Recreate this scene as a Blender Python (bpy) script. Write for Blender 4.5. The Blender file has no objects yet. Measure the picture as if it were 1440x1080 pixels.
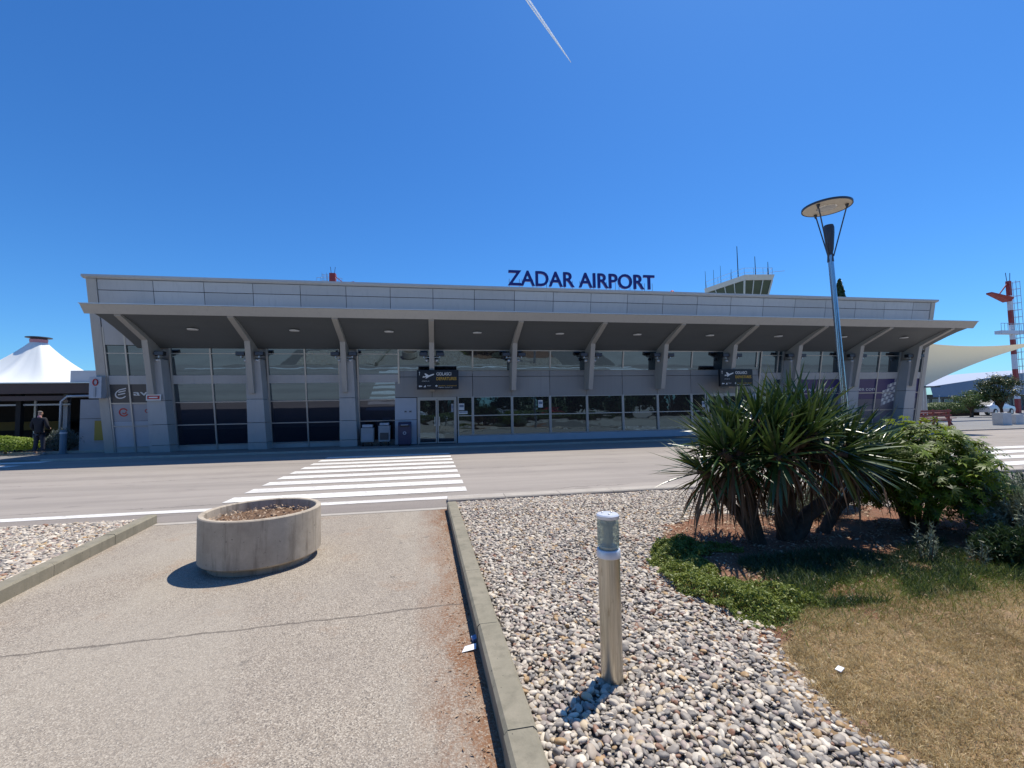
import bpy, bmesh, math, random
import numpy as np
from mathutils import Vector, Matrix, noise
R = math.radians
scene = bpy.context.scene
COL = scene.collection
random.seed(7)
rng = np.random.default_rng(7)

# ------------------------------------------------------------------ materials
def newmat(name):
    m = bpy.data.materials.new(name); m.use_nodes = True
    nt = m.node_tree
    b = nt.nodes['Principled BSDF']
    return m, nt, b
def link(nt, a, b): nt.links.new(a, b)
def mat(name, col, rough=0.6, metal=0.0, spec=0.5, var=0.0, vscale=3.0, bump=0.0, bscale=60.0, emit=None):
    m, nt, b = newmat(name)
    b.inputs['Base Color'].default_value = (*col, 1)
    b.inputs['Roughness'].default_value = rough
    b.inputs['Metallic'].default_value = metal
    b.inputs['Specular IOR Level'].default_value = spec
    if var > 0 or bump > 0:
        tc = nt.nodes.new('ShaderNodeTexCoord')
    if var > 0:
        n = nt.nodes.new('ShaderNodeTexNoise'); n.inputs['Scale'].default_value = vscale; n.inputs['Detail'].default_value = 6
        n.inputs['Roughness'].default_value = .65
        link(nt, tc.outputs['Object'], n.inputs['Vector'])
        mr = nt.nodes.new('ShaderNodeMapRange'); mr.inputs[1].default_value = .3; mr.inputs[2].default_value = .7
        mr.inputs[3].default_value = 1 - var; mr.inputs[4].default_value = 1 + var
        link(nt, n.outputs['Fac'], mr.inputs[0])
        vm = nt.nodes.new('ShaderNodeVectorMath'); vm.operation = 'SCALE'
        vm.inputs[0].default_value = col
        link(nt, mr.outputs[0], vm.inputs['Scale'])
        link(nt, vm.outputs[0], b.inputs['Base Color'])
    if bump > 0:
        n2 = nt.nodes.new('ShaderNodeTexNoise'); n2.inputs['Scale'].default_value = bscale; n2.inputs['Detail'].default_value = 4
        link(nt, tc.outputs['Object'], n2.inputs['Vector'])
        bp = nt.nodes.new('ShaderNodeBump'); bp.inputs['Strength'].default_value = bump; bp.inputs['Distance'].default_value = .01
        link(nt, n2.outputs['Fac'], bp.inputs['Height']); link(nt, bp.outputs[0], b.inputs['Normal'])
    if emit:
        b.inputs['Emission Color'].default_value = (*emit, 1); b.inputs['Emission Strength'].default_value = 1
    return m

class NT:
    """tiny node helper"""
    def __init__(s, nt): s.nt = nt
    def n(s, t, **kw):
        nd = s.nt.nodes.new(t)
        for k, v in kw.items():
            if k.startswith('i_'):
                key = k[2:]
                nd.inputs[int(key) if key.isdigit() else key.replace('_', ' ')].default_value = v
            else: setattr(nd, k, v)
        return nd
    def l(s, a, b): s.nt.links.new(a, b)
    def noise(s, vec, scale, detail=4, rough=.6, dist=0):
        n = s.n('ShaderNodeTexNoise'); n.inputs['Scale'].default_value = scale; n.inputs['Detail'].default_value = detail
        n.inputs['Roughness'].default_value = rough; n.inputs['Distortion'].default_value = dist
        s.l(vec, n.inputs['Vector']); return n.outputs['Fac']
    def rng(s, v, a, b, c, d):
        m = s.n('ShaderNodeMapRange'); m.inputs[1].default_value = a; m.inputs[2].default_value = b
        m.inputs[3].default_value = c; m.inputs[4].default_value = d; s.l(v, m.inputs[0]); return m.outputs[0]
    def math(s, op, a, b=None):
        m = s.n('ShaderNodeMath', operation=op)
        for i, v in enumerate((a, b)):
            if v is None: continue
            if isinstance(v, (int, float)): m.inputs[i].default_value = v
            else: s.l(v, m.inputs[i])
        return m.outputs[0]
    def mix(s, f, a, b, blend='MIX'):
        m = s.n('ShaderNodeMix', data_type='RGBA', blend_type=blend)
        for i, v in ((0, f), (6, a), (7, b)):
            if isinstance(v, (int, float)): m.inputs[i].default_value = v
            elif isinstance(v, tuple): m.inputs[i].default_value = (*v, 1)
            else: s.l(v, m.inputs[i])
        return m.outputs[2]
    def scale(s, vec, sx, sy, sz):
        m = s.n('ShaderNodeMapping'); m.inputs['Scale'].default_value = (sx, sy, sz); s.l(vec, m.inputs['Vector']); return m.outputs[0]

def mat_path():
    m, nt, b = newmat('path_asphalt'); h = NT(nt)
    tc = h.n('ShaderNodeTexCoord').outputs['Object']
    vor = h.n('ShaderNodeTexVoronoi'); vor.inputs['Scale'].default_value = 150; h.l(tc, vor.inputs['Vector'])
    cell = h.n('ShaderNodeSeparateColor'); h.l(vor.outputs['Color'], cell.inputs[0])
    g = h.rng(cell.outputs[0], 0, 1, 0, 1)
    g2 = h.math('POWER', g, 2.2)
    base = h.mix(g2, (.26, .215, .165), (.57, .505, .405))
    dk = h.rng(cell.outputs[1], .82, .86, 0, 1)
    base = h.mix(h.math('MULTIPLY', dk, .75), base, (.09, .08, .075))
    big = h.noise(tc, .9, 6, .6)
    base = h.mix(h.rng(big, .35, .7, 0, .35), base, (.22, .19, .165), 'MIX')
    base = h.mix(h.rng(h.noise(tc, 9, 5, .7), .35, .7, 0, .25), base, (.42, .36, .29), 'MIX')
    sep = h.n('ShaderNodeSeparateXYZ'); h.l(tc, sep.inputs[0])
    # rust brown needles and dirt washed against the right kerb : x distance to kerb line
    kx = h.math('SUBTRACT', .345, h.math('MULTIPLY', sep.outputs[1], .024))
    d = h.math('SUBTRACT', kx, sep.outputs[0])
    near = h.rng(d, 0.02, .46, 1.15, 0)
    streak = h.noise(h.scale(tc, 1.5, .6, 1), 3.2, 6, .75)
    fine = h.noise(tc, 55, 3, .7)
    msk = h.math('MULTIPLY', near, h.rng(streak, .38, .62, .15, 1.3))
    msk = h.math('MULTIPLY', msk, h.rng(fine, .36, .6, .1, 1.25))
    tight = h.math('MULTIPLY', h.rng(d, .02, .1, 1, 0), .6)
    msk = h.math('MAXIMUM', msk, tight)
    msk = h.n('ShaderNodeClamp').outputs[0] if False else h.math('MINIMUM', msk, .85)
    base = h.mix(msk, base, (.20, .082, .03))
    # scattered rusty patches
    pt = h.math('MULTIPLY', h.rng(h.noise(tc, 1.6, 5, .65), .58, .72, 0, .6), h.rng(fine, .42, .6, 0, 1))
    base = h.mix(pt, base, (.28, .13, .05))
    spots = h.rng(h.noise(tc, 5.5, 2, .4), .72, .75, 0, .45); base = h.mix(spots, base, (.10, .09, .08))
    worn = h.rng(h.noise(h.scale(tc, 1, .35, 1), .8, 4, .6, .6), .5, .62, 0, .4); base = h.mix(worn, base, (.40, .355, .285))
    # sealed joint running across the path
    jl = h.math('ADD', h.math('MULTIPLY', sep.outputs[0], .048), 3.715)
    jd = h.math('ABSOLUTE', h.math('SUBTRACT', h.math('SUBTRACT', sep.outputs[1], jl), h.math('MULTIPLY', h.math('SUBTRACT', h.noise(tc, 2.5, 5, .7), .5), .12)))
    base = h.mix(h.rng(jd, .007, .017, .62, 0), base, (.085, .07, .06))
    h.l(base, b.inputs['Base Color'])
    b.inputs['Roughness'].default_value = .9; b.inputs['Specular IOR Level'].default_value = .25
    bp = h.n('ShaderNodeBump'); bp.inputs['Strength'].default_value = .55; bp.inputs['Distance'].default_value = .004
    h.l(vor.outputs['Distance'], bp.inputs['Height']); h.l(bp.outputs[0], b.inputs['Normal'])
    return m

def mat_road(name='road_asphalt', base0=(.335, .295, .255), base1=(.26, .23, .20)):
    m, nt, b = newmat(name); h = NT(nt)
    tc = h.n('ShaderNodeTexCoord').outputs['Object']
    st = h.noise(h.scale(tc, .05, .9, 1), 1.6, 6, .6, .4)
    base = h.mix(h.rng(st, .4, .62, 0, 1), base0, base1)
    base = h.mix(h.rng(h.noise(tc, 90, 3, .8), .35, .7, 0, .5), base, (.40, .36, .32))
    base = h.mix(h.rng(h.noise(tc, .5, 6, .7), .5, .75, 0, .35), base, (.19, .165, .15))
    oil = h.rng(h.noise(h.scale(tc, .5, 1, 1), 1.7, 3, .5), .66, .74, 0, .4); base = h.mix(oil, base, (.13, .115, .105))
    # thin wandering cracks along the carriageway
    sep = h.n('ShaderNodeSeparateXYZ'); h.l(tc, sep.inputs[0])
    wob = h.math('MULTIPLY', h.math('SUBTRACT', h.noise(h.scale(tc, .35, .1, 1), 1.5, 6, .7), .5), .9)
    for yy in (8.55, 11.9, 14.6):
        dd = h.math('ABSOLUTE', h.math('SUBTRACT', h.math('SUBTRACT', sep.outputs[1], yy), wob))
        brk = h.rng(h.noise(h.scale(tc, .6, .2, 1), 1.1, 3), .42, .52, 0, .55)
        base = h.mix(h.math('MULTIPLY', h.rng(dd, .012, .03, 1, 0), brk), base, (.08, .07, .065))
    h.l(base, b.inputs['Base Color']); b.inputs['Roughness'].default_value = .85; b.inputs['Specular IOR Level'].default_value = .25
    bp = h.n('ShaderNodeBump'); bp.inputs['Strength'].default_value = .3; bp.inputs['Distance'].default_value = .004
    h.l(h.noise(tc, 140, 3), bp.inputs['Height']); h.l(bp.outputs[0], b.inputs['Normal'])
    return m

def mat_worn_paint():
    m, nt, b = newmat('worn_white_paint'); h = NT(nt)
    tc = h.n('ShaderNodeTexCoord').outputs['Object']
    w = h.rng(h.noise(tc, 7, 9, .85), .49, .60, 0, .75)
    g = h.rng(h.noise(h.scale(tc, .25, 1.2, 1), 1.6, 6, .7), .42, .66, 0, .5)
    base = h.mix(h.math('MAXIMUM', w, g), (.80, .78, .73), (.40, .36, .32))
    h.l(base, b.inputs['Base Color']); b.inputs['Roughness'].default_value = .7
    return m

def mat_concrete(name, c0, c1, c2, stain=.5):
    m, nt, b = newmat(name); h = NT(nt)
    tc = h.n('ShaderNodeTexCoord').outputs['Object']
    base = h.mix(h.rng(h.noise(tc, 3.5, 8, .7), .35, .65, 0, 1), c0, c1)
    vs = h.noise(h.scale(tc, 7, 7, .7), 1.3, 6, .7)          # vertical runs
    base = h.mix(h.rng(vs, .5, .72, 0, stain), base, c2)
    base = h.mix(h.rng(h.noise(tc, 70, 3, .7), .3, .7, 0, .3), base, c1)
    pit = h.rng(h.noise(tc, 38, 2, .5), .70, .74, 0, .7)
    base = h.mix(pit, base, (.05, .045, .04))
    h.l(base, b.inputs['Base Color']); b.inputs['Roughness'].default_value = .88; b.inputs['Specular IOR Level'].default_value = .3
    bp = h.n('ShaderNodeBump'); bp.inputs['Strength'].default_value = .35; bp.inputs['Distance'].default_value = .004
    h.l(h.noise(tc, 45, 6, .7), bp.inputs['Height']); h.l(bp.outputs[0], b.inputs['Normal'])
    return m

def mat_panel(name, c):
    m, nt, b = newmat(name); h = NT(nt)
    tc = h.n('ShaderNodeTexCoord').outputs['Object']
    isl = h.n('ShaderNodeNewGeometry').outputs['Random Per Island']
    base = h.mix(isl, tuple(x * .90 for x in c), tuple(x * 1.08 for x in c))
    st = h.noise(h.scale(tc, 5, 5, .25), 1.6, 6, .7)
    base = h.mix(h.rng(st, .52, .75, 0, .35), base, tuple(x * .62 for x in c))
    base = h.mix(h.rng(h.noise(tc, .7, 5, .6), .4, .7, 0, .3), base, tuple(x * .8 for x in c))
    h.l(base, b.inputs['Base Color']); h.l(h.rng(st, .3, .7, .34, .55), b.inputs['Roughness'])
    bp = h.n('ShaderNodeBump'); bp.inputs['Strength'].default_value = .08; bp.inputs['Distance'].default_value = .03
    h.l(h.noise(tc, 1.3, 2, .4), bp.inputs['Height']); h.l(bp.outputs[0], b.inputs['Normal'])
    return m

def mat_glass(name, tint, wav=.05):
    """coated dark mirror glazing: reflection over a dark body"""
    m, nt, b = newmat(name); h = NT(nt)
    tc = h.n('ShaderNodeTexCoord').outputs['Object']
    b.inputs['Base Color'].default_value = (.006, .008, .014, 1); b.inputs['Roughness'].default_value = .3
    gl = h.n('ShaderNodeBsdfGlossy'); gl.inputs['Color'].default_value = (*tint, 1); gl.inputs['Roughness'].default_value = .015
    bp = h.n('ShaderNodeBump'); bp.inputs['Strength'].default_value = wav; bp.inputs['Distance'].default_value = .05
    h.l(h.noise(h.scale(tc, .5, 1, 1.2), 1.5, 2, .4), bp.inputs['Height']); h.l(bp.outputs[0], gl.inputs['Normal'])
    mx = h.n('ShaderNodeMixShader'); mx.inputs[0].default_value = .55
    out = nt.nodes['Material Output']
    h.l(b.outputs[0], mx.inputs[1]); h.l(gl.outputs[0], mx.inputs[2]); h.l(mx.outputs[0], out.inputs[0])
    return m

def mat_leaf(name, c0, c1, rough=.45, trans=.25, tcol=None, spec=.5, scale=2.5):
    m, nt, b = newmat(name); h = NT(nt)
    at = h.n('ShaderNodeAttribute', attribute_name='var')
    tc = h.n('ShaderNodeTexCoord').outputs['Object']
    base = h.mix(at.outputs['Fac'], c0, c1)
    h.l(base, b.inputs['Base Color']); b.inputs['Roughness'].default_value = rough; b.inputs['Specular IOR Level'].default_value = spec
    tr = h.n('ShaderNodeBsdfTranslucent')
    if tcol: tr.inputs['Color'].default_value = (*tcol, 1)
    else: h.l(base, tr.inputs['Color'])
    mx = h.n('ShaderNodeMixShader'); mx.inputs[0].default_value = trans
    h.l(b.outputs[0], mx.inputs[1]); h.l(tr.outputs[0], mx.inputs[2]); h.l(mx.outputs[0], nt.nodes['Material Output'].inputs[0])
    return m

def mat_soil():
    m, nt, b = newmat('red_soil'); h = NT(nt)
    tc = h.n('ShaderNodeTexCoord').outputs['Object']
    base = h.mix(h.rng(h.noise(tc, 3, 7, .7), .35, .65, 0, 1), (.22, .085, .04), (.13, .07, .04))
    base = h.mix(h.rng(h.noise(tc, 40, 3, .7), .5, .65, 0, .7), base, (.32, .20, .12))
    h.l(base, b.inputs['Base Color']); b.inputs['Roughness'].default_value = .95
    bp = h.n('ShaderNodeBump'); bp.inputs['Strength'].default_value = .8; bp.inputs['Distance'].default_value = .02
    h.l(h.noise(tc, 35, 6, .7), bp.inputs['Height']); h.l(bp.outputs[0], b.inputs['Normal'])
    return m

def mat_pebble():
    m, nt, b = newmat('pebble_stone'); h = NT(nt)
    at = h.n('ShaderNodeAttribute', attribute_type='INSTANCER', attribute_name='pcol')
    tc = h.n('ShaderNodeTexCoord').outputs['Object']
    base = h.mix(h.rng(h.noise(tc, 2.2, 5, .7), .35, .7, 0, .35), at.outputs['Color'], (.40, .37, .33))
    h.l(base, b.inputs['Base Color']); b.inputs['Roughness'].default_value = .55; b.inputs['Specular IOR Level'].default_value = .35
    return m

def mat_steel_brushed():
    m, nt, b = newmat('brushed_steel'); h = NT(nt)
    tc = h.n('ShaderNodeTexCoord').outputs['Object']
    s = h.noise(h.scale(tc, 40, 40, 1.2), 3, 5, .7)
    base = h.mix(h.rng(s, .35, .65, 0, 1), (.60, .57, .50), (.42, .39, .33))
    base = h.mix(h.rng(h.noise(h.scale(tc, 6, 6, 1.5), 3, 6, .7), .58, .7, 0, .7), base, (.24, .19, .13))
    h.l(base, b.inputs['Base Color']); b.inputs['Metallic'].default_value = .9
    h.l(h.rng(s, .3, .7, .28, .42), b.inputs['Roughness'])
    return m

def mat_membrane(name, c, seam):
    m, nt, b = newmat(name); h = NT(nt)
    b.inputs['Base Color'].default_value = (*c, 1); b.inputs['Roughness'].default_value = .7
    tr = h.n('ShaderNodeBsdfTranslucent'); tr.inputs['Color'].default_value = (*c, 1)
    mx = h.n('ShaderNodeMixShader'); mx.inputs[0].default_value = seam
    h.l(b.outputs[0], mx.inputs[1]); h.l(tr.outputs[0], mx.inputs[2]); h.l(mx.outputs[0], nt.nodes['Material Output'].inputs[0])
    return m

M = dict(
    path=mat_path(), road=mat_road(), strip=mat_road('gutter_asphalt', (.25, .215, .185), (.19, .165, .145)),
    paint=mat_worn_paint(),
    kerb=mat_concrete('kerb_concrete', (.31, .275, .205), (.225, .205, .15), (.12, .11, .08), .6),
    flush=mat_concrete('flush_kerb', (.46, .42, .36), (.38, .34, .29), (.26, .23, .2), .3),
    pave=mat('pavement_concrete', (.20, .195, .185), .85, var=.12, vscale=1.2, bump=.2),
    planter=mat_concrete('planter_concrete', (.56, .48, .37), (.40, .335, .255), (.15, .12, .085), .9),
    plaza=mat('ground_dust', (.36, .33, .28), .9, var=.15, vscale=.3),
    panel=mat_panel('aluminium_panel', (.41, .42, .425)),
    panel2=mat_panel('box_panel', (.30, .295, .285)),
    fin=mat_panel('fin_cladding', (.40, .385, .355)),
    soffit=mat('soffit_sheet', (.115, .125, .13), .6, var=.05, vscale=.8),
    joint=mat('joint_dark', (.02, .022, .026), .7),
    flash=mat('edge_flashing', (.62, .63, .63), .35, .4),
    frame=mat('window_frame', (.42, .43, .42), .4, .5),
    glass=mat_glass('mirror_glazing', (.16, .255, .34)), glass3=mat_glass('shade_toned_glazing', (.10, .12, .17)),  # second glass is the first toned down: reflected shade put into its tint
    glass2=mat_glass('clear_glazing', (.13, .19, .235), .10),
    darkm=mat('dark_metal', (.035, .035, .045), .45, .3),
    black=mat('sign_black', (.006, .007, .012), .35),
    white=mat('sign_white', (.72, .72, .70), .5),
    yellow=mat('sign_yellow', (.62, .36, .03), .5),
    navy=mat('letter_navy', (.013, .012, .16), .35),
    purple=mat('poster_purple', (.028, .024, .13), .35),
    lilac=mat('poster_lilac', (.13, .13, .17), .4, var=.25, vscale=1.2),
    pgrey=mat('poster_grey', (.06, .065, .07), .4),
    plight=mat('poster_light', (.34, .35, .38), .4),
    red=mat('paint_red', (.50, .03, .025), .5),
    darkred=mat('mast_red', (.30, .035, .035), .5, var=.1, vscale=.5),
    mastw=mat('mast_white', (.66, .68, .74), .5),
    galv=mat('galvanised', (.42, .45, .50), .3, .75),
    pole=mat('lamp_pole_steel', (.40, .45, .52), .22, .9),
    steel=mat_steel_brushed(),
    alu=mat('cast_alu', (.55, .56, .57), .4, .6, var=.1, vscale=14),
    capw=mat('cap_alu_light', (.72, .74, .78), .35, .3),
    lampu=mat('lamp_underside', (.58, .54, .46), .5, .1),
    lampd=mat('lamp_dark', (.07, .075, .09), .4, .4),
    reflector=mat('lamp_reflector', (.78, .77, .72), .2, .5, var=.2, vscale=25),
    tent=mat_membrane('tent_white', (.82, .85, .84), .12),
    sail=mat_membrane('sail_beige', (.80, .72, .52), .22),
    brown=mat('terrace_fascia', (.075, .045, .04), .6, var=.1),
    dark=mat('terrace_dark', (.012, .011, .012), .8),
    render=mat('grey_render', (.34, .34, .35), .8, var=.06),
    lgrey=mat('light_grey_cladding', (.42, .45, .50), .5, var=.05),
    bluegrey=mat('blue_grey_fascia', (.17, .21, .28), .5, var=.05),
    zinc=mat('zinc_roof', (.40, .42, .46), .4, .3, var=.08),
    greenw=mat('green_grey_wall', (.15, .18, .18), .7, var=.1),
    towerw=mat('tower_white', (.62, .63, .58), .6, var=.06),
    towerg=mat_glass('tower_glass', (.07, .12, .10), .0),
    bark=mat('bark', (.11, .075, .05), .9, var=.35, vscale=12, bump=.8, bscale=30),
    ybark=mat('yucca_bark', (.085, .055, .036), .95, var=.4, vscale=14, bump=1.0, bscale=28),
    yucca=mat_leaf('yucca_leaf', (.022, .058, .012), (.12, .17, .045), .30, .12, spec=.6),
    ydead=mat_leaf('dead_yucca_leaf', (.10, .05, .025), (.24, .14, .075), .8, .1),
    fats=mat_leaf('palmate_leaf', (.012, .030, .006), (.20, .285, .02), .5, .22, tcol=(.38, .48, .03), spec=.3),
    greyl=mat_leaf('silver_leaf', (.12, .16, .10), (.30, .34, .25), .6, .15),
    dgreen=mat_leaf('dark_leaf', (.022, .05, .018), (.06, .10, .03), .5, .2),
    magn=mat_leaf('magnolia_leaf', (.04, .07, .02), (.13, .15, .05), .35, .15),
    hedge=mat_leaf('hedge_leaf', (.07, .12, .03), (.16, .22, .06), .5, .25),
    lime=mat_leaf('lime_leaf', (.14, .22, .02), (.32, .42, .05), .5, .3),
    cover=mat_leaf('ground_cover_leaf', (.10, .15, .02), (.30, .34, .07), .55, .25),
    straw=mat_leaf('dry_grass', (.30, .215, .085), (.82, .66, .37), .7, .3),
    lav=mat_leaf('lavender_leaf', (.10, .14, .09), (.25, .27, .26), .6, .2),
    soil=mat_soil(), lawnsoil=mat('lawn_soil', (.25, .165, .085), .95, var=.3, vscale=9, bump=.8, bscale=40),
    litter=mat_leaf('leaf_litter', (.22, .12, .06), (.60, .46, .32), .8, .1),
    bedbase=mat('gravel_base', (.16, .145, .125), .95, var=.3, vscale=20),
    pebble=mat_pebble(),
    paper=mat('paper', (.82, .83, .85), .6),
    skin=mat('skin', (.42, .25, .18), .6), hair=mat('hair', (.25, .22, .20), .8),
    jacket=mat('jacket_black', (.012, .012, .018), .8), jeans=mat('jeans_dark', (.02, .025, .045), .8),
    collar=mat('collar_pink', (.42, .20, .24), .8), shoe=mat('shoe_grey', (.3, .3, .32), .7),
    binblue=mat('bin_navy', (.03, .035, .085), .4), boll=mat('bollard_bluegrey', (.10, .15, .20), .5),
    carwhite=mat('car_white', (.75, .76, .78), .2, .1), carred=mat('car_red', (.40, .03, .03), .25, .1),
    cargrey=mat('car_grey', (.20, .22, .24), .25, .4),
    rubber=mat('rubber', (.02, .02, .02), .8), cond=mat_membrane('contrail_vapour', (.95, .97, 1.0), .5),
    woodred=mat('red_stained_wood', (.24, .05, .04), .6, var=.15), whitec=mat('white_concrete', (.55, .55, .54), .8, var=.1),
)

# ------------------------------------------------------------------ geometry helpers
class MB:
    def __init__(s): s.v = []; s.f = []
    def poly(s, pts, faces):
        o = len(s.v); s.v += [tuple(p) for p in pts]; s.f += [tuple(i + o for i in f) for f in faces]; return s
    HEX = [(0, 3, 2, 1), (4, 5, 6, 7), (0, 1, 5, 4), (1, 2, 6, 5), (2, 3, 7, 6), (3, 0, 4, 7)]
    def hexa(s, p8): return s.poly(p8, MB.HEX)
    def box(s, x0, x1, y0, y1, z0, z1):
        return s.hexa([(x0, y0, z0), (x1, y0, z0), (x1, y1, z0), (x0, y1, z0), (x0, y0, z1), (x1, y0, z1), (x1, y1, z1), (x0, y1, z1)])
    def obox(s, c, ax, ay, az):
        c, ax, ay, az = map(Vector, (c, ax, ay, az))
        return s.hexa([c - ax - ay - az, c + ax - ay - az, c + ax + ay - az, c - ax + ay - az, c - ax - ay + az, c + ax - ay + az, c + ax + ay + az, c - ax + ay + az])
    def tube(s, pts, rad, n=10, cap=True):
        pts = [Vector(p) for p in pts]
        if not hasattr(rad, '__len__'): rad = [rad] * len(pts)
        rings = []; prev = None
        for i, p in enumerate(pts):
            d = (pts[min(i + 1, len(pts) - 1)] - pts[max(i - 1, 0)]).normalized()
            if prev is None:
                a = Vector((0, 0, 1)) if abs(d.z) < .9 else Vector((1, 0, 0)); u = d.cross(a).normalized()
            else: u = (prev - d * prev.dot(d)).normalized()
            prev = u; w = d.cross(u)
            rings.append([p + (u * math.cos(t) + w * math.sin(t)) * rad[i] for t in (2 * math.pi * k / n for k in range(n))])
        o = len(s.v)
        for r in rings: s.v += [tuple(q) for q in r]
        for i in range(len(rings) - 1):
            for k in range(n):
                a = o + i * n + k; b = o + i * n + (k + 1) % n
                s.f.append((a, b, b + n, a + n))
        if cap:
            s.f.append(tuple(o + k for k in reversed(range(n)))); s.f.append(tuple(o + (len(rings) - 1) * n + k for k in range(n)))
        return s
    def lathe(s, c, prof, n=32, close=True):
        """prof list of (r,z) around vertical axis at c"""
        o = len(s.v)
        for r, z in prof:
            for k in range(n):
                t = 2 * math.pi * k / n; s.v.append((c[0] + r * math.cos(t), c[1] + r * math.sin(t), c[2] + z))
        for i in range(len(prof) - 1):
            for k in range(n):
                a = o + i * n + k; b = o + i * n + (k + 1) % n; s.f.append((a, b, b + n, a + n))
        if close:
            s.f.append(tuple(o + k for k in reversed(range(n)))); s.f.append(tuple(o + (len(prof) - 1) * n + k for k in range(n)))
        return s
    def prism_x(s, prof, x0, x1):
        """prof list of (y,z), extruded along x"""
        n = len(prof); o = len(s.v)
        s.v += [(x0, y, z) for y, z in prof] + [(x1, y, z) for y, z in prof]
        s.f.append(tuple(o + i for i in range(n))); s.f.append(tuple(o + n + i for i in reversed(range(n))))
        for i in range(n):
            j = (i + 1) % n; s.f.append((o + i, o + n + i, o + n + j, o + j))
        return s
    def prism_z(s, prof, z0, z1):
        n = len(prof); o = len(s.v)
        s.v += [(x, y, z0) for x, y in prof] + [(x, y, z1) for x, y in prof]
        s.f.append(tuple(o + i for i in reversed(range(n)))); s.f.append(tuple(o + n + i for i in range(n)))
        for i in range(n):
            j = (i + 1) % n; s.f.append((o + i, o + j, o + n + j, o + n + i))
        return s
    def build(s, name, m, parent=None, org=None, smooth=False, bevel=0, fixn=True):
        if org is None: org = Vector(parent['_org']) if parent is not None and '_org' in parent else Vector((0, 0, 0))
        org = Vector(org)
        me = bpy.data.meshes.new(name); me.from_pydata([tuple(Vector(v) - org) for v in s.v], [], s.f)
        if fixn or bevel:
            bm = bmesh.new(); bm.from_mesh(me)
            if fixn: bmesh.ops.recalc_face_normals(bm, faces=bm.faces)
            if bevel:
                es = [e for e in bm.edges if len(e.link_faces) == 2 and e.calc_face_angle(0) > .5]
                bmesh.ops.bevel(bm, geom=es, offset=bevel, segments=2, affect='EDGES', profile=.6)
            bm.to_mesh(me); bm.free()
        me.materials.append(m)
        return linkobj(name, me, parent, org, smooth)
def linkobj(name, me, parent, org, smooth=False):
    o = bpy.data.objects.new(name, me); COL.objects.link(o)
    if smooth:
        me.polygons.foreach_set('use_smooth', [True] * len(me.polygons))
        if smooth == 'auto': me.set_sharp_from_angle(angle=R(35))
    if parent is None: o.location = org
    else: o.parent = parent
    o['_org'] = list(org)
    return o
def tag(o, label=None, cat=None, group=None, kind=None):
    if label: o['label'] = label
    if cat: o['category'] = cat
    if group: o['group'] = group
    if kind: o['kind'] = kind
    return o
def thing(name, loc, label, cat, group=None):
    o = bpy.data.objects.new(name, None); COL.objects.link(o); o.location = loc; o['_org'] = list(loc)
    o.empty_display_size = .3
    return tag(o, label, cat, group)
def copy_tree(o, parent=None):
    c = o.copy(); COL.objects.link(c)
    if parent is not None: c.parent = parent
    for ch in list(o.children): copy_tree(ch, c)
    return c
def fastmesh(name, V, F, m, parent=None, org=(0, 0, 0), var=None, smooth=False):
    """V (n,3) world coords, F (k,3|4), var per-vertex float"""
    V = np.asarray(V, np.float32) - np.asarray(org, np.float32); F = np.asarray(F, np.int32)
    me = bpy.data.meshes.new(name); k = F.shape[1]
    me.vertices.add(len(V)); me.vertices.foreach_set('co', V.ravel())
    me.loops.add(F.size); me.loops.foreach_set('vertex_index', F.ravel())
    me.polygons.add(len(F)); me.polygons.foreach_set('loop_start', np.arange(0, F.size, k, dtype=np.int32))
    me.polygons.foreach_set('loop_total', np.full(len(F), k, np.int32))
    me.update(calc_edges=True)
    if var is not None:
        a = me.attributes.new('var', 'FLOAT', 'POINT'); a.data.foreach_set('value', np.asarray(var, np.float32))
    me.materials.append(m)
    return linkobj(name, me, parent, Vector(org), smooth)
def textmesh(body, size, font_off=0.0, ext=.01, align='LEFT', spacing=1.0):
    c = bpy.data.curves.new('t', 'FONT'); c.body = body; c.size = size; c.extrude = ext; c.offset = font_off
    c.align_x = align; c.space_character = spacing; c.resolution_u = 4
    o = bpy.data.objects.new('t', c); COL.objects.link(o)
    dg = bpy.context.evaluated_depsgraph_get(); dg.update()
    me = bpy.data.meshes.new_from_object(o.evaluated_get(dg))
    bpy.data.objects.remove(o); bpy.data.curves.remove(c)
    return me
def text(body, name, m, x0, x1, y, zb, height, parent, bold=0.0, ext=.012, lean=0.0):
    """text fitted to x0..x1 and given cap height, facing -Y at plane y"""
    me = textmesh(body, 1.0, bold, .5)
    co = np.array([v.co[:] for v in me.vertices]); mn = co.min(0); mx = co.max(0)
    sx = (x1 - x0) / (mx[0] - mn[0]); sz = height / (mx[1] - mn[1])
    org = Vector(parent['_org'])
    for v in me.vertices:
        X = x0 + (v.co.x - mn[0]) * sx; Z = zb + (v.co.y - mn[1]) * sz; Y = y - lean * (Z - zb) - v.co.z * 2 * ext
        v.co = Vector((X, Y, Z)) - org
    me.materials.clear(); me.materials.append(m); me.name = name
    return linkobj(name, me, parent, org)
def nz(x, y, s=1.0, o=0): return noise.noise(Vector((x * s + o, y * s, o * .37)))

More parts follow.
